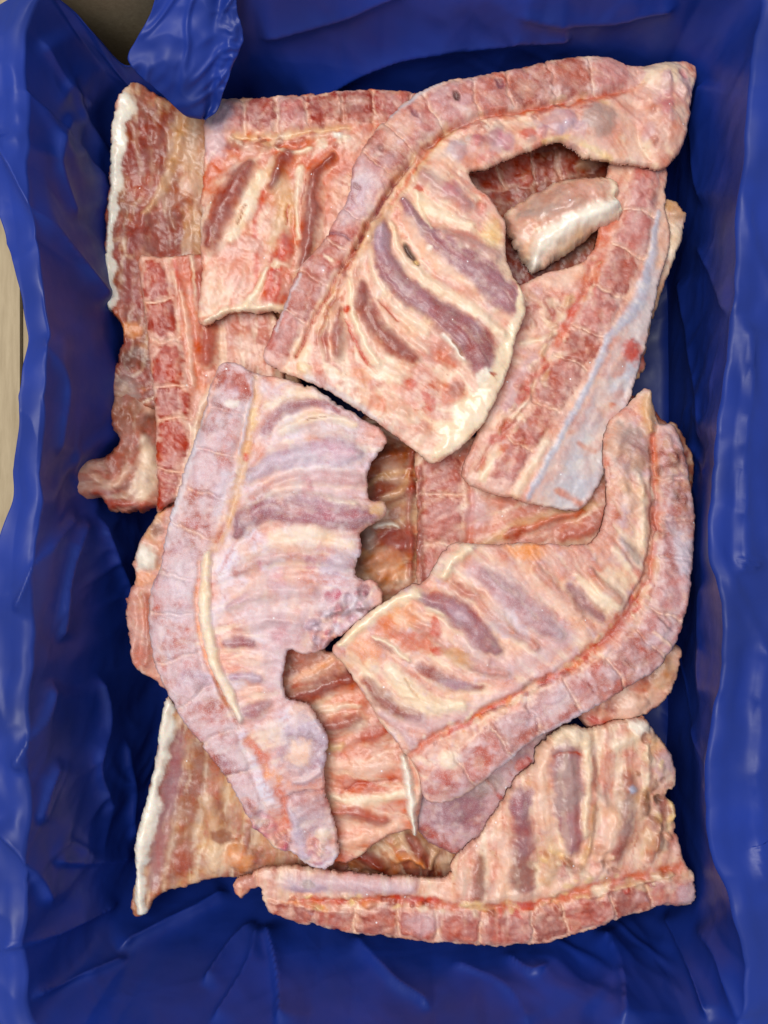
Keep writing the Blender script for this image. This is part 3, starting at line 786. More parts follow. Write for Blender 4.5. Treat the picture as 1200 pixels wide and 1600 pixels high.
piece('belly_piece', 'tan-red piece with a white fat edge, lying at the bottom left corner', 'meat',
      [(266, 1085), (300, 1120), (420, 1180), (540, 1300), (520, 1420), (440, 1390), (370, 1378), (330, 1378), (300, 1388), (262, 1392), (240, 1408), (232, 1426), (212, 1430), (207, 1408), (214, 1360), (212, 1320), (228, 1250), (244, 1180), (254, 1130)],
      [(262, 1110, 84), (215, 1400, 78), (225, 1300, 82), (275, 1250, 60), (300, 1350, 58), (420, 1300, 56), (490, 1380, 58)],
      [('guide', ((290, 1120), (268, 1230), (240, 1400))), ('guide', ((330, 1180), (320, 1280), (300, 1380))), ('guide', ((400, 1250), (380, 1370))), ('st', ((282, 1150), (268, 1230), (250, 1310), (240, 1380)), [14, 18, 18, 12], 'pur', .75, -1), ('st', ((310, 1170), (300, 1240), (285, 1310), (270, 1370)), [14, 18, 22, 18], 'brown', .7, 0),
       ('st', ((322, 1250), (335, 1300), (330, 1360)), [12, 14, 20], 'tan', .85, 2), ('bl', (345, 1340), (30, 28), 0, 'cream', .5, 1), ('bl', (285, 1345), (20, 26), 10, 'red', .5, 1),
       ('bl', (375, 1345), (26, 22), 30, 'orange', .8, 5), ('bl', (345, 1310), (20, 10), 20, 'brown', .8, 1),
       ('fat', ((268, 1095), (262, 1130), (255, 1180), (245, 1220), (236, 1260), (226, 1310), (222, 1350), (219, 1395), (222, 1420)), [10, 12, 11, 12, 13, 13, 10, 9, 11], 'white', 1, 4, .3)],
      ('tan', 'brown', 'rose'), 15, .08, 20, (10, 7), 3, 1.8, (100, 'red', .35))
piece('backbone_piece', 'purple-grey frosted meat between the right rack and the bottom rack', 'meat',
      [(640, 1230), (720, 1190), (800, 1150), (880, 1120), (900, 1260), (820, 1330), (740, 1340), (660, 1310)],
      [(700, 1260, 76), (820, 1200, 76), (750, 1310, 70)],
      [('bl', (715, 1258), (50, 34), -20, 'pur', .8, 3), ('st', ((760, 1218), (785, 1250)), [4, 4], 'bred', .8, 1), ('bl', (818, 1195), (12, 12), 0, 'bred', .9, 1), ('st', ((655, 1290), (690, 1315), (715, 1335)), [9, 10, 8], 'red', .8, 2),
       ('bl', (760, 1230), (30, 16), -30, 'grey', .6, 2)],
      ('pur', 'lavp', 'rose'), 16, .5, 18, (10, 7), 4, 2.2)
piece('backbone_piece', 'red and fatty offcut under the lower end of the right rack', 'meat',
      [(900, 1090), (980, 1040), (1062, 1010), (1062, 1062), (1040, 1100), (1018, 1116), (985, 1140), (950, 1150), (915, 1135)],
      [(980, 1090, 82), (1040, 1050, 84)],
      [('bl', (985, 1105), (30, 20), -20, 'pfat', .8, 3), ('st', ((925, 1125), (955, 1140)), [8, 9], 'bred', .9, 1), ('bl', (1035, 1050), (22, 26), 20, 'tan', .7, 2), ('bl', (1000, 1070), (18, 14), 0, 'redor', .7, 2)],
      ('rose', 'pfat', 'mar'), 17, .1, 26, (12, 9), 4, 2.4)
piece('backbone_piece', 'pale fatty offcut tucked behind the upper right rack against the liner', 'meat',
      [(1000, 320), (1045, 314), (1068, 330), (1072, 345), (1056, 400), (1040, 450), (1014, 530), (1012, 575), (985, 590), (960, 500)],
      [(1050, 350, 86), (1000, 540, 76)],
      [('bl', (1050, 385), (16, 36), 15, 'cream', .9, 2), ('bl', (1058, 335), (14, 12), 0, 'tan', .8, 2), ('bl', (1003, 565), (12, 16), 0, 'bred', .8, 1)],
      ('pfat', 'tan', 'rose'), 18, .1, 24, (10, 8), 4, 2.2)
piece('backbone_piece', 'brown meat end behind the tan fat finger near the right liner wall', 'meat',
      [(940, 640), (965, 615), (1000, 620), (1040, 655), (1065, 668), (1085, 730), (1070, 800), (980, 760), (930, 720)],
      [(970, 640, 76), (1060, 720, 80)], [('bl', (970, 640), (20, 22), 0, 'brown', .9, 2)],
      ('brown', 'mar', 'tan'), 19, .05, 20, (10, 8), 4, 2.2)
# ---- middle layer
piece('backbone_rack', 'saturated red row of vertebrae standing upright at the left of the pile', 'meat',
      [(216, 404), (240, 402), (262, 400), (300, 395), (330, 400), (420, 470), (440, 600), (380, 700), (310, 760), (262, 790), (246, 800), (248, 760), (243, 700), (242, 640), (234, 570), (226, 500)],
      [(240, 430, 86), (265, 580, 90), (265, 740, 90), (340, 500, 74), (370, 650, 74)],
      [('st', ((285, 410), (290, 470), (305, 560), (315, 640)), [14, 16, 18, 16], 'redor', .7, -1), ('st', ((280, 440), (295, 520), (302, 600)), [4, 5, 4], 'pfat', .8, 1.5), ('rib', ((312, 430), (318, 490), (322, 560)), [9, 11, 12], 'red', .8, 1.5),
       ('st', ((335, 600), (312, 650), (300, 720), (280, 780)), [9, 8, 7, 6], 'cream', .7, 2), ('st', ((272, 408), (282, 450)), [5, 4], 'bred', .7, 0), ('st', ((300, 400), (305, 460)), [3, 3], 'cream', .7, 1),
       ('vert', ((235, 404), (243, 450), (252, 500), (262, 560), (268, 620), (270, 690), (262, 760), (256, 800)), [18, 22, 24, 27, 30, 28, 20, 14], 6, 'boneR', .02, 3)],
      ('rose', 'pfat', 'red'), 21, .03, 22, (9, 6), 3, 1.8, (75, 'bred', .45))
piece('backbone_rack', 'short vertical row of pink-red vertebrae in the centre with streaked flesh to its right', 'meat',
      [(655, 690), (740, 680), (860, 740), (960, 740), (965, 870), (820, 900), (700, 930), (655, 920), (652, 800)],
      [(690, 760, 84), (690, 880, 78), (850, 820, 84), (940, 800, 82)],
      [('st', ((735, 740), (735, 800), (730, 860)), [7, 8, 8], 'redor', .8, -1.5), ('bl', (745, 800), (22, 30), 0, 'lavp', .6, 1), ('st', ((760, 850), (810, 820), (880, 800), (930, 790)), [7, 10, 12, 8], 'tan', .8, 1.5),
       ('rib', ((790, 838), (850, 815), (905, 800)), [6, 8, 7], 'redor', .8, 1), ('rib', ((880, 840), (920, 825), (948, 800)), [10, 16, 12], 'red', .7, .5), ('bl', (805, 835), (16, 9), -30, 'red', .8, 0), ('st', ((750, 780), (800, 790)), [6, 8], 'pink', .6, 1),
       ('vert', ((688, 700), (690, 770), (690, 850), (690, 925)), [30, 32, 33, 33], 3, 'bone', .15, 3), ('st', ((658, 730), (656, 830), (660, 905)), [4, 5, 5], 'mar', .8, -1)],
      ('rose', 'pfat', 'pink'), 22, .12, 20, (8, 5), 3, 1.8, (-25, 'red', .4))
piece('backbone_rack', 'warm red rack along the top edge, vertebrae in a straight row', 'meat',
      [(322, 172), (340, 154), (400, 151), (450, 148), (520, 143), (570, 137), (640, 142), (720, 180), (700, 300), (600, 420), (500, 505), (450, 488), (400, 487), (360, 488), (318, 508), (308, 488), (314, 430), (312, 340), (318, 240)],
      [(340, 190, 98), (500, 180, 100), (660, 180, 96), (360, 340, 98), (480, 330, 94), (340, 470, 96), (480, 460, 90)],
      [('bl', (380, 410), (42, 46), 0, 'pink', .8, 1.5), ('bl', (335, 225), (22, 30), 0, 'lavp', .8, 1), ('bl', (328, 460), (14, 40), 0, 'pfat', .8, 1),
       ('st', ((430, 270), (445, 320), (430, 380)), [18, 20, 16], 'tan', .9, 1), ('st', ((510, 250), (500, 300), (510, 340)), [14, 16, 10], 'redor', .6, 0),
       ('st', ((367, 215), (420, 215), (470, 208), (545, 200)), [5, 6, 6, 5], 'tan', .9, -2), ('st', ((420, 222), (450, 230), (490, 226), (520, 220)), [9, 11, 9, 8], 'redor', .8, -1), ('st', ((430, 232), (455, 238), (488, 234)), [3, 4, 3], 'cream', 1, 1.5),
       ('bl', (527, 215), (10, 6), 20, 'white', 1, 2), ('st', ((380, 232), (410, 228)), [7, 8], 'pfat', .8, 1.5), ('bl', (362, 228), (10, 6), -20, 'dred', .7, -1),
       ('rib', ((392, 258), (372, 285), (352, 320), (340, 350), (328, 385)), [9, 19, 22, 20, 10], 'mar', .95, 1.5), 
       ('st', ((408, 272), (398, 305), (378, 345), (360, 375)), [7, 12, 13, 8], 'cream', .9, 1.5), ('st', ((385, 325), (372, 350)), [1.6, 1.6], 'brown', .8, -1), ('st', ((412, 300), (400, 340), (398, 370)), [5, 5, 5], 'bred', .7, 0),
       ('rib', ((450, 240), (438, 262), (424, 290)), [10, 13, 8], 'mar', .9, 1), ('rib', ((520, 245), (498, 265), (488, 300), (487, 345), (480, 385), (470, 420)), [6, 9, 13, 15, 14, 9], 'mar', .9, 1.5),
       ('st', ((470, 262), (464, 290), (462, 330), (466, 370)), [7, 6, 4, 4], 'cream', .9, 1.5), ('st', ((450, 320), (446, 350)), [1.6, 1.6], 'red', .9, -1), ('st', ((476, 280), (470, 320)), [2, 2], 'red', .8, -.5),
       ('rib', ((444, 372), (440, 400), (434, 435), (426, 465)), [10, 20, 24, 20], 'bred', .9, .8), ('st', ((430, 408), (452, 416)), [4, 4], 'pfat', .8, 1), ('bl', (432, 415), (10, 5), 0, 'cream', .8, 1),
       ('st', ((402, 400), (400, 440), (385, 470)), [4, 4, 4], 'bred', .6, 0), ('st', ((418, 420), (404, 450), (385, 478)), [4, 6, 8], 'cream', 1, 1.5), ('fat', ((318, 500), (360, 484), (410, 480), (450, 482)), [4, 7, 7, 5], 'cream', .9, 1.5),
       ('vert', ((330, 185), (393, 180), (443, 180), (493, 174), (557, 168), (640, 165), (690, 168)), [26, 27, 27, 27, 28, 26, 24], 7, 'boneR', .12, 3), *scat([(350, 222), (450, 222), (560, 215)], 12, 40, ['tan', 'red', 'cream', 'pfat', 'mar'], 5, 1.6, 55, .7, 3), *scat([(350, 180), (640, 165)], 22, 40, ['mar', 'red', 'rose', 'pfat'], 6, .7, 56, .4, 2), ('bl', (340, 180), (24, 30), 0, 'lav', .75, 0, .8)],
      ('redor', 'pfat', 'pink'), 23, .05, 26, (9, 6), 3, 1.8, (100, 'red', .45))
piece('backbone_rack', 'long rack slanting down the right side with a silvery fat panel beside red vertebrae', 'meat',
      [(960, 240), (1040, 250), (1043, 320), (1052, 365), (1046, 400), (1036, 430), (1022, 490), (1008, 550), (988, 615), (962, 690), (945, 742), (930, 770), (905, 797), (860, 793), (818, 784), (765, 770), (722, 746), (735, 700), (755, 650), (760, 560), (780, 470), (840, 430), (920, 400), (945, 320)],
      [(1000, 280, 96), (1000, 420, 100), (930, 560, 104), (860, 720, 106), (780, 700, 102), (820, 520, 90), (960, 690, 98), (1040, 380, 94)],
      [('st', ((1040, 300), (1030, 400), (1010, 470), (985, 540)), [12, 16, 18, 20], 'pfat', .8, 0), ('st', ((985, 560), (955, 640), (920, 710), (885, 775)), [30, 44, 48, 46], 'silver', .95, -1.5, None, .1),
       ('st', ((1026, 430), (1004, 500), (975, 575)), [14, 24, 26], 'silver', .75, -.5, None, .1), ('st', ((990, 590), (955, 670), (915, 750)), [26, 34, 36], 'bsil', .35, 0, None, .0), ('st', ((965, 620), (945, 670), (915, 735)), [12, 15, 15], 'pfat', .35, 0), ('st', ((1030, 330), (1016, 410), (992, 480), (950, 530), (922, 595), (890, 655), (858, 715), (826, 778)), [5, 9, 11, 8, 6, 6, 6, 6], 'bsil', .8, .7),
       ('bl', (985, 548), (18, 20), -40, 'bred', .9, 1.5), ('bl', (965, 572), (14, 22), 30, 'pink', .8, 1), ('st', ((905, 695), (930, 705)), [5, 5], 'rose', .8, 0), ('st', ((870, 768), (905, 785)), [6, 6], 'rose', .8, 0), ('bl', (957, 632), (8, 5), 0, 'rose', .9, 0), ('bl', (893, 675), (8, 5), 0, 'rose', .6, 0),
       ('st', ((960, 330), (938, 385), (920, 450), (897, 485), (872, 535)), [12, 15, 14, 9, 8], 'redor', .9, -1), ('st', ((900, 470), (885, 510)), [9, 8], 'bred', .7, 0), ('bl', (848, 560), (20, 8), -45, 'bred', .9, 0),
       ('st', ((830, 430), (880, 440), (905, 420)), [10, 14, 10], 'pfat', .8, 1), ('st', ((810, 510), (850, 500), (880, 490)), [8, 11, 6], 'red', .6, 0), ('st', ((830, 470), (870, 470)), [8, 8], 'pink', .8, 1), ('st', ((815, 535), (850, 528), (868, 520)), [5, 6, 4], 'cream', .8, 1.5),
       ('st', ((800, 560), (830, 570), (850, 540)), [9, 11, 8], 'pfat', .7, 1), ('st', ((790, 640), (808, 600), (835, 560)), [12, 14, 10], 'lavp', .7, 1), ('st', ((825, 620), (800, 655)), [6, 6], 'cream', .9, 2), ('st', ((785, 705), (755, 745)), [9, 11], 'cream', .9, 2), ('st', ((790, 660), (770, 695), (745, 735)), [5, 5, 5], 'red', .6, -1), ('st', ((815, 640), (785, 680)), [4, 4], 'red', .6, -1),
       ('vert', ((1012, 255), (1000, 335), (978, 400), (950, 455), (915, 527), (880, 587), (842, 650), (808, 702), (780, 752)), [22, 26, 28, 28, 28, 27, 26, 22, 20], 8, 'bone', .12, 2.5),
       *scat([(930, 400), (880, 520), (820, 620), (760, 730)], 18, 70, ['cream', 'red', 'redor', 'pfat', 'bred', 'tan'], 5, 1.6, 45, .7, 3.5), *scat([(1005, 290), (950, 455), (860, 620), (790, 740)], 24, 50, ['mar', 'rose', 'pfat', 'red'], 6, .8, 46, .4, 2), *scat([(980, 560), (900, 740)], 34, 20, ['pfat', 'rose', 'white', 'silver'], 10, .6, 47, .35, 3), *scat([(820, 450), (870, 500)], 30, 24, ['cream', 'red', 'pfat', 'mar'], 6, 1.2, 48, .6, 3),
       ('st', ((850, 690), (830, 730), (805, 772)), [7, 9, 11], 'cream', .75, 1)],
      ('pfat', 'pink', 'rose'), 24, .2, 24, (7, 5), 2.5, 1.5, (118, 'red', .35))
piece('rib_end', 'white cartilage rib end lying in the hollow under the arched rack', 'meat',
      [(792, 326), (830, 300), (880, 278), (940, 278), (962, 282), (968, 300), (960, 312), (970, 325), (965, 345), (940, 356), (915, 372), (880, 400), (850, 415), (832, 420), (824, 405), (800, 370)],
      [(820, 350, 84), (900, 320, 98), (960, 310, 110), (840, 405, 84)],
      [('bl', (880, 340), (95, 50), -25, 'rose', .0, 8), ('bl', (870, 318), (85, 34), -20, 'rose', .65, 2), ('bl', (850, 320), (40, 16), -18, 'grey', .4, 0), ('st', ((810, 335), (860, 335), (905, 320)), [8, 10, 8], 'grey', .5, 1), ('st', ((835, 412), (850, 380), (890, 355), (940, 335), (962, 322)), [10, 14, 16, 15, 8], 'white', 1, 3), ('st', ((950, 282), (958, 310)), [6, 6], 'cream', .9, 1), ('bl', (905, 372), (22, 14), -40, 'tan', .6, 0)],
      ('cream', 'pfat', 'grey'), 25, .05, 20, (18, 8), 4.5, 2.0, mat=M_FAT, vein=.1)
piece('rib_piece', 'piece of crosswise ribs between the left and right racks with an upright cartilage blade', 'meat',
      [(420, 1000), (520, 1020), (560, 1060), (610, 1100), (640, 1160), (662, 1215), (656, 1270), (650, 1310), (640, 1300), (600, 1312), (560, 1342), (530, 1350), (470, 1330), (420, 1200), (400, 1080)],
      [(480, 1050, 88), (560, 1100, 92), (600, 1200, 92), (560, 1310, 86), (460, 1200, 80)],
      [('bl', (480, 1040), (40, 24), 0, 'brown', .6, 0), ('st', ((445, 1065), (490, 1045), (520, 1030)), [8, 8, 6], 'orange', .7, 1), ('rib', ((440, 1092), (490, 1078), (545, 1056)), [15, 17, 15], 'mar', .95, 2), ('bl', (555, 1090), (36, 24), -20, 'redor', .8, 1.5), ('rib', ((500, 1138), (530, 1130), (560, 1122)), [12, 15, 10], 'mar', .75, 1),
       ('st', ((500, 1110), (540, 1102), (560, 1104)), [6, 6, 5], 'cream', .7, 1), ('bl', (590, 1140), (28, 32), 30, 'red', .6, 1), ('bl', (560, 1175), (20, 14), 0, 'redor', .6, 0), ('st', ((510, 1190), (560, 1200), (610, 1190)), [14, 18, 14], 'pfat', .8, 2), ('st', ((500, 1170), (530, 1165)), [8, 8], 'yel', .7, 1),
       ('st', ((540, 1232), (575, 1222), (620, 1215)), [3, 4, 3], 'red', .8, -1), ('rib', ((515, 1268), (560, 1272), (600, 1280)), [9, 13, 9], 'red', .8, 1.2), ('st', ((520, 1245), (570, 1250), (630, 1240)), [8, 10, 9], 'cream', .9, 2), ('bl', (560, 1310), (40, 18), -15, 'redor', .5, 1), ('st', ((530, 1320), (570, 1310), (620, 1290)), [10, 12, 10], 'pfat', .7, 1),
       ('fat', ((629, 1180), (638, 1215), (644, 1260), (647, 1302)), [5, 7, 7, 5], 'white', 1, 5), ('st', ((640, 1180), (655, 1215), (652, 1250)), [4, 7, 5], 'pfat', .9, 3)],
      ('pfat', 'redor', 'pink'), 26, .08, 20, (8, 5), 3, 1.8, (5, 'red', .5))
piece('backbone_rack', 'rack along the bottom edge with orange-red marrow line and upright ribs at its right', 'meat',
      [(362, 1385), (408, 1366), (450, 1360), (500, 1362), (600, 1368), (690, 1374), (712, 1340), (745, 1310), (775, 1270), (800, 1225), (832, 1195), (838, 1170), (860, 1146), (895, 1132), (925, 1138), (985, 1125), (1010, 1122), (1022, 1140), (1045, 1168), (1058, 1200), (1060, 1232), (1046, 1245), (1058, 1262), (1060, 1300), (1072, 1350), (1086, 1372), (1086, 1412), (1030, 1418), (980, 1432), (920, 1456), (860, 1472), (780, 1480), (700, 1474), (640, 1470), (540, 1460), (450, 1446), (416, 1432), (404, 1396), (388, 1398), (374, 1414), (364, 1402)],
      [(420, 1400, 84), (600, 1410, 94), (760, 1430, 98), (1000, 1400, 98), (1060, 1390, 94), (880, 1180, 96), (900, 1300, 98), (1000, 1200, 92), (1040, 1230, 84), (780, 1320, 92)],
      [('bl', (890, 1152), (42, 24), -10, 'cream', .9, 3), ('st', ((850, 1170), (842, 1230), (850, 1290)), [13, 14, 12], 'pfat', .95, 3), ('st', ((918, 1160), (916, 1230), (912, 1300)), [10, 9, 7], 'cream', .8, 3),
       ('rib', ((882, 1180), (884, 1220), (888, 1265), (892, 1318)), [28, 27, 23, 13], 'pur', .85, 1.5, .4), ('st', ((862, 1178), (884, 1173), (905, 1177)), [2, 2.5, 2], 'red', .9, -1), ('bl', (884, 1225), (22, 44), 0, 'grey', .5, 0),
       ('rib', ((812, 1252), (816, 1310), (814, 1385)), [16, 19, 19], 'purD', .9, .5), ('bl', (812, 1250), (20, 24), 0, 'pur', .7, 0, .7), ('bl', (815, 1360), (20, 30), 0, 'brown', .6, 0), ('st', ((778, 1290), (790, 1340), (782, 1390)), [10, 12, 12], 'pfat', .8, 1.5), ('st', ((855, 1310), (862, 1350), (850, 1375)), [10, 13, 10], 'tan', .8, 2), ('rib', ((750, 1342), (748, 1372), (746, 1400)), [11, 13, 10], 'brown', .9, 0),
       ('rib', ((926, 1180), (926, 1250), (918, 1330)), [4, 7, 6], 'rose', .6, .6), ('rib', ((1030, 1270), (1024, 1310), (1012, 1345)), [6, 9, 6], 'rose', .6, .6),
       ('st', ((722, 1360), (720, 1390)), [9, 10], 'pfat', .7, 2), ('rib', ((978, 1215), (982, 1250), (976, 1290), (962, 1335)), [12, 17, 18, 12], 'mar', .75, .5), ('bl', (978, 1270), (18, 36), 10, 'grey', .5, 0),
       ('st', ((935, 1240), (955, 1275), (950, 1310), (935, 1340)), [10, 13, 12, 9], 'pfat', .95, 3), ('st', ((925, 1260), (920, 1310), (905, 1360)), [5, 6, 6], 'tan', .8, 1.5), ('st', ((960, 1165), (985, 1155), (1008, 1150)), [10, 12, 8], 'cream', .8, 2), ('st', ((1010, 1165), (1012, 1210), (1008, 1245)), [5, 6, 5], 'cream', .9, 2), ('bl', (1003, 1136), (18, 14), 0, 'white', 1, 4), ('bl', (988, 1234), (7, 7), 0, 'bsil', .9, 1), ('st', ((1000, 1250), (1020, 1290), (1010, 1330)), [14, 16, 12], 'tan', .7, 1),  # the small blue-silver dot is a bluish glint put into the colour
       ('bl', (1040, 1200), (20, 26), 0, 'lavp', .7, 2), ('bl', (1032, 1252), (9, 8), 0, 'dk', .8, -3), ('st', ((1052, 1245), (1054, 1275)), [7, 7], 'yel', .8, 2), ('bl', (1030, 1320), (26, 12), -30, 'red', .6, 1),
       ('st', ((640, 1385), (540, 1382), (450, 1385)), [14, 16, 16], 'lavp', .9, 2, None, .6), ('bl', (480, 1390), (32, 10), 0, 'lav', .8, 1), ('bl', (478, 1385), (14, 6), 10, 'grey', .7, -1),
       ('st', ((1062, 1356), (1000, 1368), (930, 1384), (850, 1408), (770, 1418), (690, 1412), (620, 1405), (540, 1408), (450, 1416)), [8, 10, 9, 9, 9, 9, 8, 5, 4], 'redor', .9, -1.2), ('st', ((1050, 1366), (980, 1382), (900, 1402)), [3, 4, 4], 'tan', .9, 1.5), ('bl', (660, 1408), (30, 7), 0, 'bred', .9, 0), ('bl', (745, 1414), (26, 8), 5, 'yel', .7, 1.5), ('bl', (825, 1412), (18, 9), -20, 'bred', .8, 1),
       ('st', ((960, 1350), (900, 1375), (840, 1395), (760, 1402)), [10, 10, 9, 8], 'pfat', .6, 1), ('st', ((418, 1415), (500, 1422), (560, 1424)), [3, 4, 4], 'orange', .8, 1), ('bl', (385, 1385), (16, 14), 0, 'rose', .8, 1),
       ('vert', ((1088, 1390), (1020, 1397), (960, 1412), (900, 1430), (840, 1444), (780, 1451), (700, 1446), (620, 1441), (530, 1439), (460, 1434), (424, 1424)), [20, 22, 24, 26, 28, 28, 27, 24, 20, 17, 12], 10, 'bone', .08, 2.5), *scat([(1050, 1366), (930, 1390), (780, 1418), (620, 1408), (450, 1414)], 10, 90, ['tan', 'bred', 'cream', 'orange', 'mar', 'yel', 'red'], 4.5, 1.8, 35, .8, 2.6), *scat([(1060, 1392), (900, 1430), (700, 1446), (440, 1432)], 20, 60, ['mar', 'rose', 'pfat', 'red', 'lavp'], 6, .8, 36, .45, 2), *scat([(1010, 1150), (1030, 1250), (1040, 1330)], 26, 40, ['tan', 'cream', 'rose', 'brown', 'yel', 'mar'], 7, 2.4, 37, .7), *scat([(840, 1330), (900, 1360), (960, 1340)], 26, 34, ['tan', 'cream', 'brown', 'yel', 'pfat'], 6, 1.6, 38, .6), ('bl', (1072, 1395), (16, 18), 0, 'lavp', .8, 0, .7), ('bl', (660, 1440), (28, 18), 0, 'lavp', .6, 0, .6)],
      ('pfat', 'pink', 'tan'), 27, .12, 24, (8, 6), 3.5, 2.0, (95, 'rose', .3))
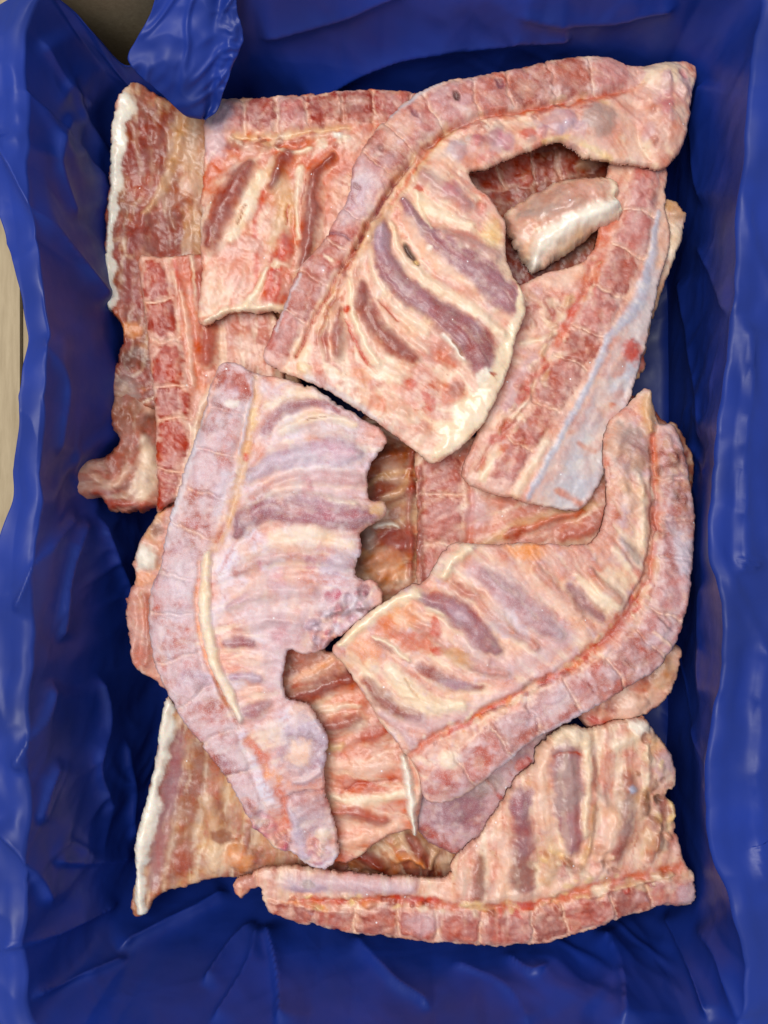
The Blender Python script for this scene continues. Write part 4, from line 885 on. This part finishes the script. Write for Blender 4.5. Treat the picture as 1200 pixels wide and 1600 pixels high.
# ---- top layer
piece('backbone_rack', 'frosted right rack whose spine bends round the right side, ribs pointing left', 'meat',
      [(1018, 606), (1030, 640), (1040, 660), (1060, 664), (1078, 715), (1088, 770), (1092, 830), (1084, 900), (1078, 950), (1062, 1000), (1030, 1045), (985, 1072), (940, 1100), (890, 1128), (840, 1152), (800, 1185), (755, 1222), (715, 1250), (680, 1256), (662, 1246), (652, 1205), (632, 1180), (600, 1138), (570, 1090), (540, 1045), (518, 1018), (530, 1000), (570, 962), (605, 936), (645, 914), (664, 908), (680, 882), (692, 862), (712, 848), (760, 850), (830, 848), (890, 852), (925, 846), (942, 820), (950, 770), (946, 700), (958, 655), (985, 632), (1005, 610)],
      [(1020, 640, 104), (1060, 800, 104), (1060, 940, 110), (960, 1060, 116), (820, 1140, 118), (700, 1220, 116), (720, 880, 120), (620, 960, 116), (560, 1020, 112), (800, 950, 122), (950, 890, 118), (640, 1120, 112)],
      [('st', ((940, 860), (860, 880), (780, 870), (720, 866)), [26, 34, 24, 16], 'rose', .45, 1), ('bl', (820, 862), (30, 16), 10, 'orange', .95, 0), ('bl', (862, 925), (60, 30), 30, 'pfat', .5, 0), ('bl', (950, 930), (34, 40), 40, 'cream', .75, 2),
       ('st', ((745, 890), (800, 930), (850, 975), (885, 995)), [20, 32, 30, 14], 'lavp', .8, 0, None, .6), ('rib', ((752, 895), (790, 928), (832, 962), (870, 988)), [10, 20, 20, 10], 'pur', .6, 1), ('bl', (790, 975), (34, 22), 40, 'frost', .7, 1, .8), ('bl', (775, 940), (14, 18), 0, 'lavp', .7, 1),
       ('st', ((730, 915), (770, 950), (800, 985)), [9, 12, 9], 'pfat', .7, 2), ('st', ((690, 900), (720, 925), (745, 930)), [10, 9, 5], 'rose', .7, 1), ('bl', (725, 920), (14, 8), 30, 'red', .6, 0),
       ('rib', ((655, 930), (698, 946), (730, 970), (758, 1000), (775, 1015)), [8, 18, 23, 20, 8], 'pur', .9, 2, .5), ('bl', (715, 955), (24, 10), 35, 'lav', .5, 0), 
       ('st', ((640, 950), (680, 975), (720, 1010), (760, 1030)), [7, 9, 9, 9], 'pfat', .85, 2), ('st', ((668, 948), (690, 960)), [4, 3], 'cream', .9, 1), ('st', ((720, 1000), (760, 1040), (820, 1035), (870, 1010)), [14, 18, 20, 14], 'lavp', .6, 1, None, .5),
       ('rib', ((705, 910), (748, 942), (792, 982), (836, 1012)), [5, 8, 9, 6], 'rose', .55, .8), ('rib', ((836, 888), (872, 926), (905, 962)), [6, 10, 6], 'rose', .6, .8), ('rib', ((640, 972), (690, 1000), (740, 1036), (790, 1052)), [5, 9, 9, 6], 'rose', .6, .8), ('rib', ((920, 890), (945, 920), (968, 940)), [5, 8, 5], 'rose', .6, .8),
       ('bl', (618, 968), (34, 28), -20, 'orange', .7, 1), ('bl', (600, 980), (16, 20), 0, 'redor', .5, 0), ('bl', (648, 1002), (36, 17), 15, 'redor', .85, .5), ('bl', (680, 978), (9, 16), 0, 'bred', .7, 0), ('bl', (686, 1016), (12, 9), 0, 'bred', .7, 0), ('bl', (715, 1025), (26, 16), 30, 'tan', .7, 1),
       ('st', ((584, 994), (612, 1008), (640, 1032)), [3, 4, 4], 'cream', 1, 2), ('st', ((590, 1006), (615, 1020)), [3, 3], 'brown', .6, -1), ('bl', (570, 1020), (36, 20), 20, 'orange', .5, 1), ('bl', (545, 1035), (14, 14), 0, 'tan', .6, 0), ('bl', (580, 1045), (16, 18), 0, 'cream', .7, 1),
       ('rib', ((656, 1040), (684, 1058), (712, 1070), (752, 1074)), [8, 12, 11, 6], 'mar', .9, -.5), ('bl', (715, 1070), (30, 8), 10, 'lav', .5, 0), ('st', ((612, 1048), (640, 1080), (670, 1102), (720, 1100)), [13, 20, 20, 12], 'cream', .95, 3), ('st', ((630, 1060), (650, 1085)), [2, 2], 'tan', .8, -.8),
       ('rib', ((572, 1064), (594, 1088), (622, 1108), (655, 1120)), [9, 16, 13, 9], 'mar', .85, .5), ('st', ((640, 1128), (700, 1130), (760, 1100), (830, 1065), (900, 1025)), [12, 14, 14, 12, 10], 'lavp', .6, 1, None, .5), ('st', ((595, 1115), (630, 1140), (645, 1170)), [6, 8, 7], 'lavp', .7, 1),
       ('rib', ((888, 915), (912, 942), (940, 968)), [8, 15, 7], 'purD', .8, -.5), ('st', ((870, 945), (905, 975), (915, 1000)), [10, 12, 8], 'pfat', .7, 1), ('st', ((900, 900), (940, 935), (965, 950)), [6, 8, 6], 'cream', .7, 1.5), ('rib', ((972, 845), (985, 860), (998, 876)), [6, 9, 5], 'grey', .9, 0), ('st', ((960, 860), (980, 885)), [8, 9], 'cream', .8, 1),
       ('bl', (985, 700), (34, 44), 0, 'grey', .8, 2), ('bl', (990, 710), (26, 34), 0, 'pur', .35, 0), ('bl', (990, 780), (34, 30), 0, 'pfat', .8, 2), ('st', ((1000, 745), (1008, 800), (1004, 850)), [7, 9, 8], 'cream', .7, 2), ('bl', (960, 790), (14, 30), 0, 'rose', .6, 1), ('st', ((1018, 612), (1016, 640), (1020, 672)), [9, 13, 7], 'tan', 1, 4), ('bl', (950, 720), (7, 12), 0, 'redor', .6, 0),
       ('fat', ((648, 925), (606, 944), (572, 972), (530, 1008)), [12, 12, 11, 8], 'cream', 1, 2.5), ('fat', ((690, 900), (706, 872), (735, 858)), [8, 14, 9], 'cream', .9, 3),
       ('st', ((1024, 680), (1030, 760), (1026, 840), (1014, 900), (994, 938), (960, 985), (914, 1022), (865, 1052), (815, 1080), (770, 1104), (720, 1130), (672, 1154), (640, 1182)), [6, 7, 8, 9, 10, 11, 10, 8, 7, 7, 7, 7, 6], 'redor', .85, -2.6), ('st', ((1020, 700), (1022, 800), (1008, 890), (975, 950)), [3, 3, 3, 3], 'brown', .8, -1.5), ('st', ((1000, 930), (968, 978), (930, 1010)), [5, 6, 5], 'red', .8, 0), ('st', ((930, 1018), (880, 1048), (800, 1090), (700, 1146)), [3, 3, 3, 3], 'bred', .8, 0), ('st', ((860, 1062), (800, 1095), (740, 1126)), [2, 2, 2], 'dred', .9, -1.2),
       ('vert', ((1046, 672), (1058, 730), (1064, 790), (1062, 850), (1056, 910), (1044, 960), (1020, 1008), (968, 1052), (906, 1084), (846, 1118), (795, 1150), (750, 1184), (705, 1218), (672, 1244)), [16, 24, 27, 28, 30, 33, 36, 35, 35, 34, 34, 33, 32, 22], 11, 'bone', .36, 3), ('bl', (1070, 860), (18, 34), 0, 'frost', .85, 1, 1), ('bl', (1062, 720), (18, 24), 0, 'brown', .6, 1), ('bl', (1066, 770), (18, 20), 0, 'rose', .5, 0), ('st', ((1046, 840), (1050, 880)), [10, 9], 'red', .6, 0), ('bl', (1012, 1005), (24, 20), 45, 'red', .5, 0), ('bl', (850, 1108), (60, 16), -30, 'lavp', .6, 0, .9), ('bl', (690, 1220), (22, 16), -35, 'red', .6, 0), ('bl', (702, 1186), (20, 14), 0, 'cream', .8, 1.5), ('st', ((780, 1205), (850, 1150), (930, 1105)), [8, 9, 8], 'frost', .8, 0, None, .9),
       *scat([(1026, 700), (1026, 850), (990, 945), (910, 1025), (800, 1090), (660, 1165)], 11, 80, ['tan', 'red', 'pfat', 'bred', 'cream', 'mar', 'orange'], 4, 1.5, 25, .75, 3), *scat([(1058, 730), (1062, 850), (1040, 965), (960, 1055), (800, 1145), (690, 1228)], 30, 70, ['mar', 'rose', 'lavp', 'pfat', 'frost', 'red'], 7, .8, 26, .45, 2), *scat([(980, 680), (985, 800)], 26, 22, ['tan', 'pfat', 'rose', 'grey'], 9, 1.6, 27, .5), *scat([(1050, 680), (1066, 800)], 22, 22, ['brown', 'mar', 'pfat', 'tan', 'dk'], 7, 2.2, 28, .6),
       ('st', ((1030, 965), (1050, 985)), [1.5, 2.2], 'purD', .8, -1.5), ('st', ((918, 1066), (928, 1082)), [1.5, 2.2], 'dred', .8, -1.2), ('st', ((976, 1030), (990, 1042)), [2.5, 3.5], 'dred', .8, -1.5), ('st', ((1020, 988), (1048, 1010)), [3, 3], 'pfat', .9, 1)],
      ('pfat', 'pink', 'lavp'), 28, .3, 26, (8, 6), 2.5, 1.6, (35, 'rose', .25))
piece('backbone_rack', 'frosted lavender-pink left rack with a cream spinal cord in its curved spine', 'meat',
      [(347, 564), (372, 568), (402, 582), (445, 590), (490, 604), (530, 630), (570, 655), (606, 680), (594, 705), (577, 730), (573, 765), (580, 782), (602, 784), (604, 802), (586, 818), (562, 834), (567, 858), (556, 884), (560, 902), (588, 912), (598, 940), (575, 960), (535, 992), (500, 1018), (470, 1022), (452, 1016), (444, 1045), (446, 1088), (478, 1100), (500, 1130), (512, 1160), (506, 1205), (508, 1240), (518, 1280), (528, 1320), (528, 1345), (508, 1364), (478, 1358), (456, 1338), (430, 1330), (400, 1300), (378, 1262), (345, 1205), (315, 1165), (288, 1130), (258, 1075), (240, 1035), (232, 975), (234, 930), (252, 880), (256, 850), (268, 800), (282, 745), (300, 695), (318, 640), (330, 590)],
      [(360, 590, 110), (310, 760, 114), (280, 930, 118), (300, 1080, 116), (370, 1220, 112), (500, 1320, 104), (460, 650, 106), (540, 700, 108), (540, 800, 112), (450, 850, 122), (530, 900, 116), (430, 1000, 120), (560, 950, 106), (480, 1150, 112)],
      [('st', ((455, 612), (490, 618), (420, 630)), [16, 12, 12], 'cream', .7, 1.5), ('rib', ((414, 674), (428, 650), (456, 634), (492, 628), (530, 640)), [8, 11, 11, 8, 4], 'pur', .9, 0), ('st', ((440, 672), (475, 655), (520, 652), (550, 664)), [10, 11, 9, 8], 'cream', .8, 2), ('bl', (510, 675), (60, 14), 8, 'silver', .5, 0), ('st', ((480, 656), (510, 650)), [1.6, 1.6], 'brown', .7, -1),
       ('rib', ((394, 742), (436, 719), (486, 707), (535, 706), (556, 708)), [12, 17, 20, 22, 14], 'lav', .95, 1.8, .5, .8), ('bl', (522, 706), (34, 18), 0, 'mag', .55, 0), ('bl', (437, 700), (16, 9), 0, 'mag', .4, 0), ('bl', (480, 750), (70, 16), -5, 'pink', .6, 1), ('bl', (450, 748), (40, 12), -6, 'pfat', .7, 1),
       ('bl', (548, 755), (24, 26), 0, 'rose', .7, 0), ('st', ((420, 776), (486, 774), (556, 788)), [5, 6, 4], 'cream', .9, 1.5), ('rib', ((372, 836), (388, 808), (432, 793), (482, 797), (535, 808), (575, 806)), [8, 18, 23, 25, 25, 14], 'pur', .95, 2.2, .4, .55), ('bl', (500, 800), (60, 16), 5, 'mag', .3, 0), ('bl', (592, 794), (14, 12), 0, 'tan', .95, 2),
       ('rib', ((396, 776), (440, 754), (500, 746), (560, 750)), [7, 10, 12, 9], 'rose', .6, .8), ('rib', ((372, 890), (430, 866), (500, 866), (552, 880)), [8, 12, 14, 9], 'rose', .6, 1), ('rib', ((362, 945), (420, 922), (490, 922)), [8, 13, 11], 'lav', .6, 1), ('rib', ((372, 980), (420, 968), (470, 972)), [6, 9, 8], 'rose', .4, .8),
       ('st', ((430, 840), (490, 834), (550, 852)), [13, 14, 11], 'cream', .75, 1.5), ('st', ((380, 855), (400, 900), (410, 950)), [12, 16, 16], 'pfat', .6, 1), ('bl', (470, 890), (36, 20), 20, 'redor', .45, 0), ('st', ((410, 880), (395, 920)), [5, 4], 'mag', .5, -.5), ('bl', (405, 915), (20, 20), 0, 'pfat', .7, 1), ('bl', (450, 940), (70, 60), 0, 'pink', .45, 1), ('bl', (430, 960), (50, 70), 0, 'frost', .4, 0, .8), ('bl', (500, 740), (80, 50), 0, 'frost', .35, 0, .7), ('bl', (525, 882), (28, 18), -20, 'lav', .8, 1, .7), ('bl', (460, 1000), (40, 60), 0, 'lavp', .5, 0, .6),
       ('bl', (540, 935), (42, 30), -20, 'lavp', .8, 2, .8), ('bl', (520, 930), (9, 14), 30, 'mag', .9, -2.5), ('bl', (545, 975), (20, 10), -30, 'mag', .6, -2), ('bl', (500, 1005), (16, 8), -30, 'purD', .7, -2), ('bl', (570, 925), (10, 12), 0, 'purD', .6, -2), ('st', ((510, 960), (540, 950), (570, 945)), [6, 7, 6], 'frost', .8, 3, None, .9), ('st', ((530, 990), (550, 975)), [7, 7], 'frost', .6, 2),
       ('rib', ((352, 1002), (372, 1001), (394, 1004)), [7, 10, 7], 'pur', .9, .5), ('rib', ((364, 1055), (384, 1055), (404, 1058)), [7, 10, 7], 'lav', .95, .8), ('rib', ((386, 1112), (402, 1106), (418, 1100)), [9, 13, 8], 'pur', .8, .8), ('bl', (400, 1030), (26, 12), 0, 'pfat', .6, 1), ('bl', (396, 1082), (26, 10), 0, 'pfat', .6, 1), ('bl', (420, 1140), (30, 16), -20, 'pfat', .5, 1), ('bl', (430, 1050), (20, 60), 0, 'lavp', .6, 0, .7),
       ('bl', (470, 1115), (22, 14), 20, 'pfat', .7, 1), ('bl', (474, 1170), (40, 52), 0, 'lav', .8, 2, .7), ('bl', (472, 1178), (30, 34), 0, 'purD', .6, -2), ('bl', (468, 1178), (22, 24), 10, 'pfat', .95, 2.5), ('st', ((460, 1225), (480, 1218), (500, 1205)), [4, 6, 5], 'lavp', .9, 2), ('st', ((440, 1252), (475, 1240), (505, 1236)), [2, 2.5, 2], 'purD', .8, -2), 
       ('bl', (482, 1275), (32, 34), -20, 'pur', .55, 2), ('st', ((450, 1262), (465, 1300), (475, 1340)), [6, 10, 10], 'lav', .9, 2, None, .8), ('bl', (440, 1290), (14, 24), -15, 'redor', .6, -1), ('bl', (505, 1310), (14, 16), 0, 'cream', .7, 2), ('st', ((488, 1335), (510, 1340)), [8, 8], 'mag', .6, 1), ('bl', (390, 1275), (20, 20), 0, 'rose', .8, 3), ('bl', (418, 1300), (15, 15), 0, 'mag', .5, 2), ('bl', (426, 1326), (14, 9), 10, 'cream', .9, 2),
       ('st', ((322, 600), (312, 660), (296, 720), (272, 800)), [7, 7, 7, 7], 'silver', .7, 0), ('st', ((400, 590), (398, 640), (384, 700), (371, 765), (354, 820), (336, 856)), [8, 9, 9, 9, 8, 8], 'tan', .9, -2), ('st', ((404, 600), (397, 660)), [4, 4], 'pfat', .8, 1), ('st', ((393, 588), (386, 650), (372, 710)), [2.5, 2.5, 2.5], 'frost', .8, 1), ('bl', (383, 712), (6, 7), 0, 'bred', .8, 0), ('bl', (396, 650), (5, 20), 10, 'yel', .6, 0), ('st', ((350, 820), (338, 846)), [4, 4], 'red', .6, -.5),
       ('st', ((388, 1158), (416, 1195), (436, 1240), (446, 1265)), [9, 10, 10, 8], 'redor', .9, -1.5), ('bl', (428, 1215), (12, 20), -20, 'orange', .8, 1),
       ('vert', ((368, 572), (357, 637), (340, 697), (325, 760), (304, 826), (282, 882), (273, 940), (273, 1008), (288, 1066), (320, 1120), (350, 1185), (372, 1238), (392, 1275)), [27, 29, 31, 33, 36, 38, 38, 37, 36, 35, 34, 30, 26], 11, 'bone', .62, 3),
       ('bl', (368, 596), (24, 22), 10, 'red', .6, 0, .1), ('bl', (337, 665), (22, 12), -10, 'mar', .5, 0), ('bl', (315, 815), (22, 14), 10, 'red', .5, 0), ('bl', (280, 1010), (26, 16), 0, 'red', .7, 0), ('bl', (355, 1195), (26, 18), 15, 'mar', .6, 0), ('bl', (320, 1130), (26, 12), -10, 'red', .4, 0), ('bl', (290, 900), (30, 40), 0, 'frost', .5, 0, 1), ('bl', (285, 960), (24, 12), 0, 'frost', .6, 0, 1), ('bl', (345, 775), (10, 40), 14, 'frost', .7, 0, 1), ('bl', (362, 630), (12, 6), 0, 'white', .9, 1), ('bl', (310, 1060), (26, 16), 10, 'lav', .7, 0, 1),
       ('st', ((313, 880), (308, 930), (312, 985), (330, 1045), (356, 1100)), [3, 3, 3, 4, 4], 'orange', .8, -1.5), ('st', ((336, 1060), (352, 1090), (372, 1130)), [4, 5, 4], 'brown', .6, -1.5),
       *scat([(500, 1000), (540, 950), (580, 930)], 26, 46, ['lavp', 'mag', 'purD', 'frost', 'lav', 'rose'], 6, 4.5, 5, .8, 1.8), *scat([(375, 1262), (410, 1300), (450, 1335)], 22, 34, ['rose', 'mag', 'cream', 'red', 'pink', 'purD'], 6, 3.5, 6, .8, 1.8), *scat([(470, 1330), (520, 1345)], 14, 14, ['mag', 'pfat', 'rose', 'lavp'], 6, 2.5, 7),
       *scat([(362, 580), (330, 740), (285, 880), (273, 1000), (300, 1090), (360, 1210)], 30, 80, ['mar', 'frost', 'lav', 'rose', 'dred', 'lavp'], 6, .8, 8, .45, 2), *scat([(430, 760), (450, 860), (420, 1000)], 60, 50, ['pfat', 'rose', 'lavp', 'mag', 'cream'], 8, .7, 9, .4),
       ('cord', ((328, 866), (323, 895), (320, 945), (326, 985), (336, 1030), (355, 1075), (376, 1122)), [6, 9, 9, 9, 9, 9, 6], 'cream', 1, 3.2, .3)],
      ('pink', 'frost', 'pfat'), 29, .5, 26, (8, 6), 3.2, 1.8, (10, 'rose', .25))
piece('backbone_rack', 'arched upper rack with spine curving from top right, cream-edged ribs pointing down', 'meat',
      [(1096, 90), (1086, 150), (1076, 205), (1062, 238), (1040, 256), (1000, 250), (955, 246), (915, 240), (880, 219), (850, 224), (800, 244), (762, 262), (734, 270), (746, 290), (770, 314), (788, 345), (792, 398), (804, 432), (818, 462), (820, 492), (806, 530), (796, 575), (778, 618), (758, 658), (728, 692), (692, 718), (672, 722), (640, 698), (604, 670), (560, 640), (520, 615), (480, 596), (440, 580), (412, 560), (424, 520), (446, 470), (466, 422), (498, 384), (524, 345), (544, 305), (552, 262), (574, 220), (602, 188), (640, 152), (690, 126), (740, 117), (800, 105), (870, 88), (940, 80), (985, 92), (1040, 88)],
      [(1050, 150, 104), (900, 150, 116), (750, 190, 120), (620, 240, 122), (540, 360, 122), (450, 530, 118), (700, 330, 122), (780, 440, 120), (620, 520, 124), (760, 580, 118), (680, 690, 116), (560, 600, 120)],
      [('bl', (1052, 165), (58, 95), 0, 'rose', .0, 8), ('bl', (1042, 112), (42, 24), 0, 'cream', .85, 4), ('bl', (1050, 190), (40, 44), 0, 'rose', .5, 3), ('bl', (1020, 150), (24, 30), 20, 'pink', .6, 1), ('st', ((1040, 250), (1062, 235), (1080, 190)), [8, 8, 6], 'red', .4, 0), ('bl', (1075, 130), (16, 30), 0, 'lavp', .5, 0),
       ('st', ((980, 180), (920, 195), (860, 200), (800, 215), (740, 235), (690, 258)), [40, 38, 22, 22, 22, 20], 'pink', .6, 2), ('bl', (935, 185), (30, 28), 0, 'grey', .7, 3), ('bl', (880, 188), (24, 20), 0, 'lav', .5, 2), ('bl', (822, 210), (14, 10), -10, 'bred', .7, 0), ('bl', (790, 222), (16, 16), 0, 'lavp', .6, 1), ('bl', (775, 205), (12, 16), 20, 'grey', .5, 1), ('bl', (712, 238), (16, 18), 30, 'bsil', .5, 1.5), ('bl', (742, 222), (14, 9), -20, 'mag', .4, 1), ('bl', (690, 262), (20, 18), 0, 'pfat', .6, 1), ('st', ((955, 243), (890, 214), (850, 222)), [6, 5, 4], 'yel', .6, 0),
       ('rib', ((662, 275), (695, 298), (728, 322)), [13, 19, 13], 'pur', .55, 1), ('bl', (705, 298), (16, 14), 0, 'mag', .4, 0), ('bl', (750, 326), (10, 14), -20, 'bred', .5, 0), ('st', ((648, 295), (662, 322), (695, 342), (735, 356)), [7, 13, 13, 10], 'cream', .8, 2), ('bl', (652, 296), (8, 7), 0, 'bred', .8, 0), ('bl', (770, 365), (18, 26), 0, 'yel', .6, 1),
       ('rib', ((632, 318), (652, 350), (682, 384), (720, 412), (760, 440), (795, 472)), [7, 12, 19, 26, 29, 22], 'pur', .95, 2, .4, .3), ('rib', ((690, 366), (730, 382), (770, 400)), [8, 16, 13], 'pur', .55, .8), ('st', ((640, 350), (660, 390), (700, 425), (735, 455)), [8, 10, 10, 10], 'pfat', .9, 1), ('st', ((648, 300), (660, 335), (672, 360)), [3, 4, 3], 'cream', .9, 1), ('bl', (705, 450), (30, 12), 35, 'pink', .6, 1), ('bl', (668, 390), (6, 5), 20, 'white', .9, 1),
       ('st', ((612, 350), (628, 395), (660, 432), (705, 462), (752, 492), (786, 522)), [4, 7, 9, 10, 10, 8], 'cream', .75, 2.6), ('st', ((576, 395), (590, 445), (622, 486), (668, 520)), [5, 7, 8, 7], 'cream', .6, 2.0), ('rib', ((604, 330), (594, 360), (592, 390)), [6, 10, 12], 'rose', .6, .5), ('rib', ((560, 420), (556, 450), (562, 480)), [4, 7, 8], 'rose', .6, .5), ('rib', ((512, 500), (506, 530), (512, 560)), [4, 7, 7], 'rose', .7, .8),
       ('st', ((634, 385), (642, 398), (652, 416)), [2.5, 4.5, 3], 'dk', .9, -4), ('bl', (650, 411), (5, 5), 0, 'yel', .8, 0), 
       ('st', ((580, 350), (586, 400), (606, 445), (650, 485), (690, 515), (720, 545)), [4, 5, 5, 5, 5, 4], 'pfat', .9, 1.5), ('rib', ((594, 360), (600, 400), (616, 436), (648, 466), (692, 497), (730, 524), (754, 562)), [12, 17, 20, 21, 22, 30, 24], 'pur', .95, 2.2, .4, .3), ('bl', (748, 545), (30, 30), 30, 'mar', .55, 0), ('bl', (596, 380), (13, 26), -10, 'lav', .6, 0, .7), ('bl', (700, 500), (36, 14), 35, 'mar', .4, 0),
       ('st', ((690, 525), (705, 540), (724, 562)), [4, 4, 3], 'white', .9, 2), ('st', ((706, 536), (724, 556)), [1.8, 2], 'brown', .9, -1.2), ('bl', (692, 556), (34, 17), 25, 'rose', .8, 1), ('bl', (690, 560), (24, 10), 25, 'redor', .7, 0),
       ('st', ((546, 440), (548, 480), (566, 530), (592, 568)), [5, 6, 6, 7], 'cream', 1, 2), ('rib', ((566, 446), (572, 484), (594, 520), (620, 545), (645, 562)), [8, 16, 17, 17, 9], 'mar', .95, .8), ('st', ((584, 450), (600, 490), (640, 525), (668, 550)), [5, 7, 7, 6], 'pfat', .9, 1.5), ('st', ((590, 470), (622, 505)), [2, 2], 'red', .7, -.6), ('st', ((540, 500), (552, 530), (572, 562), (588, 582)), [1.8, 2, 2.2, 2], 'bred', .9, -1.2),
       ('rib', ((530, 486), (528, 520), (530, 552)), [6, 11, 9], 'mar', .8, .8), ('bl', (545, 540), (9, 16), 0, 'rose', .6, 0), ('bl', (542, 486), (6, 8), 0, 'bred', .9, 0), ('bl', (605, 580), (34, 20), 20, 'cream', .7, 1), ('bl', (560, 590), (20, 14), 30, 'orange', .5, 0), ('bl', (520, 580), (16, 10), 30, 'cream', .7, 1),
       ('bl', (642, 602), (12, 9), 20, 'bred', .7, 0), ('bl', (664, 616), (10, 7), 50, 'bred', .7, 0), ('bl', (674, 632), (10, 9), 0, 'bred', .7, 0), ('bl', (600, 630), (30, 10), 25, 'redor', .5, 0), ('bl', (710, 614), (24, 24), 0, 'redor', .6, .5), ('bl', (714, 610), (15, 13), 0, 'mar', .5, 0), ('bl', (660, 670), (18, 16), 0, 'rose', .7, 1), ('bl', (640, 650), (20, 12), 20, 'pfat', .7, 1),
       ('st', ((480, 590), (510, 604), (560, 634), (610, 670)), [6, 6, 6, 6], 'silver', .6, 0, None, .5), ('bl', (500, 590), (10, 16), -20, 'red', .6, 0), ('bl', (475, 575), (10, 12), 0, 'yel', .6, 1), ('bl', (478, 555), (8, 18), 10, 'cream', .6, 1),
       ('fat', ((806, 430), (815, 470), (812, 500), (798, 545), (776, 595), (745, 642), (715, 676), (684, 708)), [5, 9, 13, 17, 21, 26, 26, 14], 'cream', 1, 2, .4), ('bl', (756, 585), (14, 9), -40, 'white', .8, 1), ('bl', (770, 583), (5, 4), 0, 'red', .8, 0),
       ('st', ((700, 206), (660, 250), (625, 300), (590, 350), (556, 402), (525, 460), (500, 520)), [8, 10, 11, 10, 9, 8, 8], 'tan', .85, -.5), ('st', ((690, 215), (650, 262), (612, 322)), [3, 4, 4], 'redor', .8, 0), ('st', ((545, 420), (515, 480), (492, 540)), [3, 3, 3], 'red', .6, -.5), ('st', ((560, 410), (535, 450), (520, 500)), [5, 5, 5], 'pfat', .8, 1), ('bl', (508, 530), (8, 18), 25, 'red', .6, 0), 
       ('st', ((978, 134), (900, 153), (820, 170), (760, 182), (712, 198), (672, 226), (642, 250), (615, 284), (594, 318), (574, 352), (556, 388), (538, 416), (512, 460), (488, 505), (464, 556)), [7, 7, 6, 5, 6, 7, 8, 5, 4, 4, 4, 3, 3, 3, 3], 'red', .85, -3.2), ('st', ((645, 248), (620, 280), (585, 335), (556, 385)), [3, 4, 3, 3], 'dred', 1, -3), ('bl', (648, 246), (12, 9), -30, 'tan', .9, 2), ('st', ((720, 198), (690, 210)), [4, 4], 'brown', .8, -1), ('bl', (752, 174), (9, 6), -10, 'bred', .7, 1),
       ('st', ((970, 140), (900, 160), (820, 176)), [6, 7, 6], 'redor', .8, 0),
       ('vert', ((424, 552), (450, 500), (482, 445), (512, 392), (538, 338), (566, 285), (600, 238), (645, 195), (700, 164), (770, 146), (840, 130), (910, 116), (990, 106)), [28, 29, 29, 30, 33, 35, 35, 34, 34, 34, 34, 33, 24], 12, 'bone', .22, 3),
       ('bl', (560, 310), (26, 50), 28, 'lavp', .75, 0, .8), ('bl', (556, 300), (18, 30), 28, 'lav', .4, 0, .9), ('bl', (508, 400), (26, 22), 0, 'red', .55, 0, .05), ('bl', (480, 440), (20, 18), 0, 'bone', .6, 0, .1), ('bl', (440, 520), (24, 26), 0, 'red', .35, 0, .1), ('bl', (760, 140), (60, 22), -10, 'rose', .35, 0), ('bl', (620, 205), (26, 30), 40, 'pfat', .5, 0), ('bl', (890, 115), (50, 20), -10, 'rose', .4, 0),
       *scat([(960, 148), (800, 178), (690, 215), (620, 295), (560, 395), (500, 505)], 11, 70, ['tan', 'red', 'pfat', 'redor', 'cream', 'mar'], 4, 1.2, 15, .7, 3.5), *scat([(900, 190), (780, 225), (700, 250)], 20, 26, ['lav', 'rose', 'pfat', 'mag', 'grey'], 8, 1.2, 16, .5), *scat([(430, 540), (500, 410), (560, 300), (640, 200), (800, 138), (960, 112)], 28, 70, ['mar', 'rose', 'lavp', 'pfat', 'red'], 7, .7, 17, .4, 2), *scat([(520, 600), (600, 640), (660, 690)], 22, 34, ['redor', 'cream', 'rose', 'white', 'pfat'], 7, 1.0, 18, .5), *scat([(1040, 110), (1050, 230)], 36, 26, ['rose', 'cream', 'lavp', 'mag', 'pfat'], 8, 1.8, 19, .5),
       ('bl', (712, 152), (7, 9), -30, 'dk', .85, -2.5), ('bl', (780, 132), (6, 10), -40, 'purD', .9, -2), ('bl', (648, 182), (6, 9), -35, 'purD', .85, -1.5), ('bl', (596, 234), (6, 9), -40, 'mar', .8, -1.5), ('bl', (556, 294), (8, 4), 30, 'mar', .6, -1), ('st', ((498, 366), (520, 366), (548, 376)), [2.5, 3, 2], 'purD', .8, -1.5), ('st', ((612, 180), (650, 152), (690, 128)), [4, 4, 3], 'silver', .8, .5), ('st', ((470, 430), (450, 470), (432, 515)), [3, 3, 3], 'silver', .7, 0), ('bl', (514, 405), (9, 3), 30, 'cream', .8, .5)],
      ('pfat', 'pink', 'cream'), 30, .15, 26, (8, 6), 2.6, 1.6, (40, 'redor', .25))
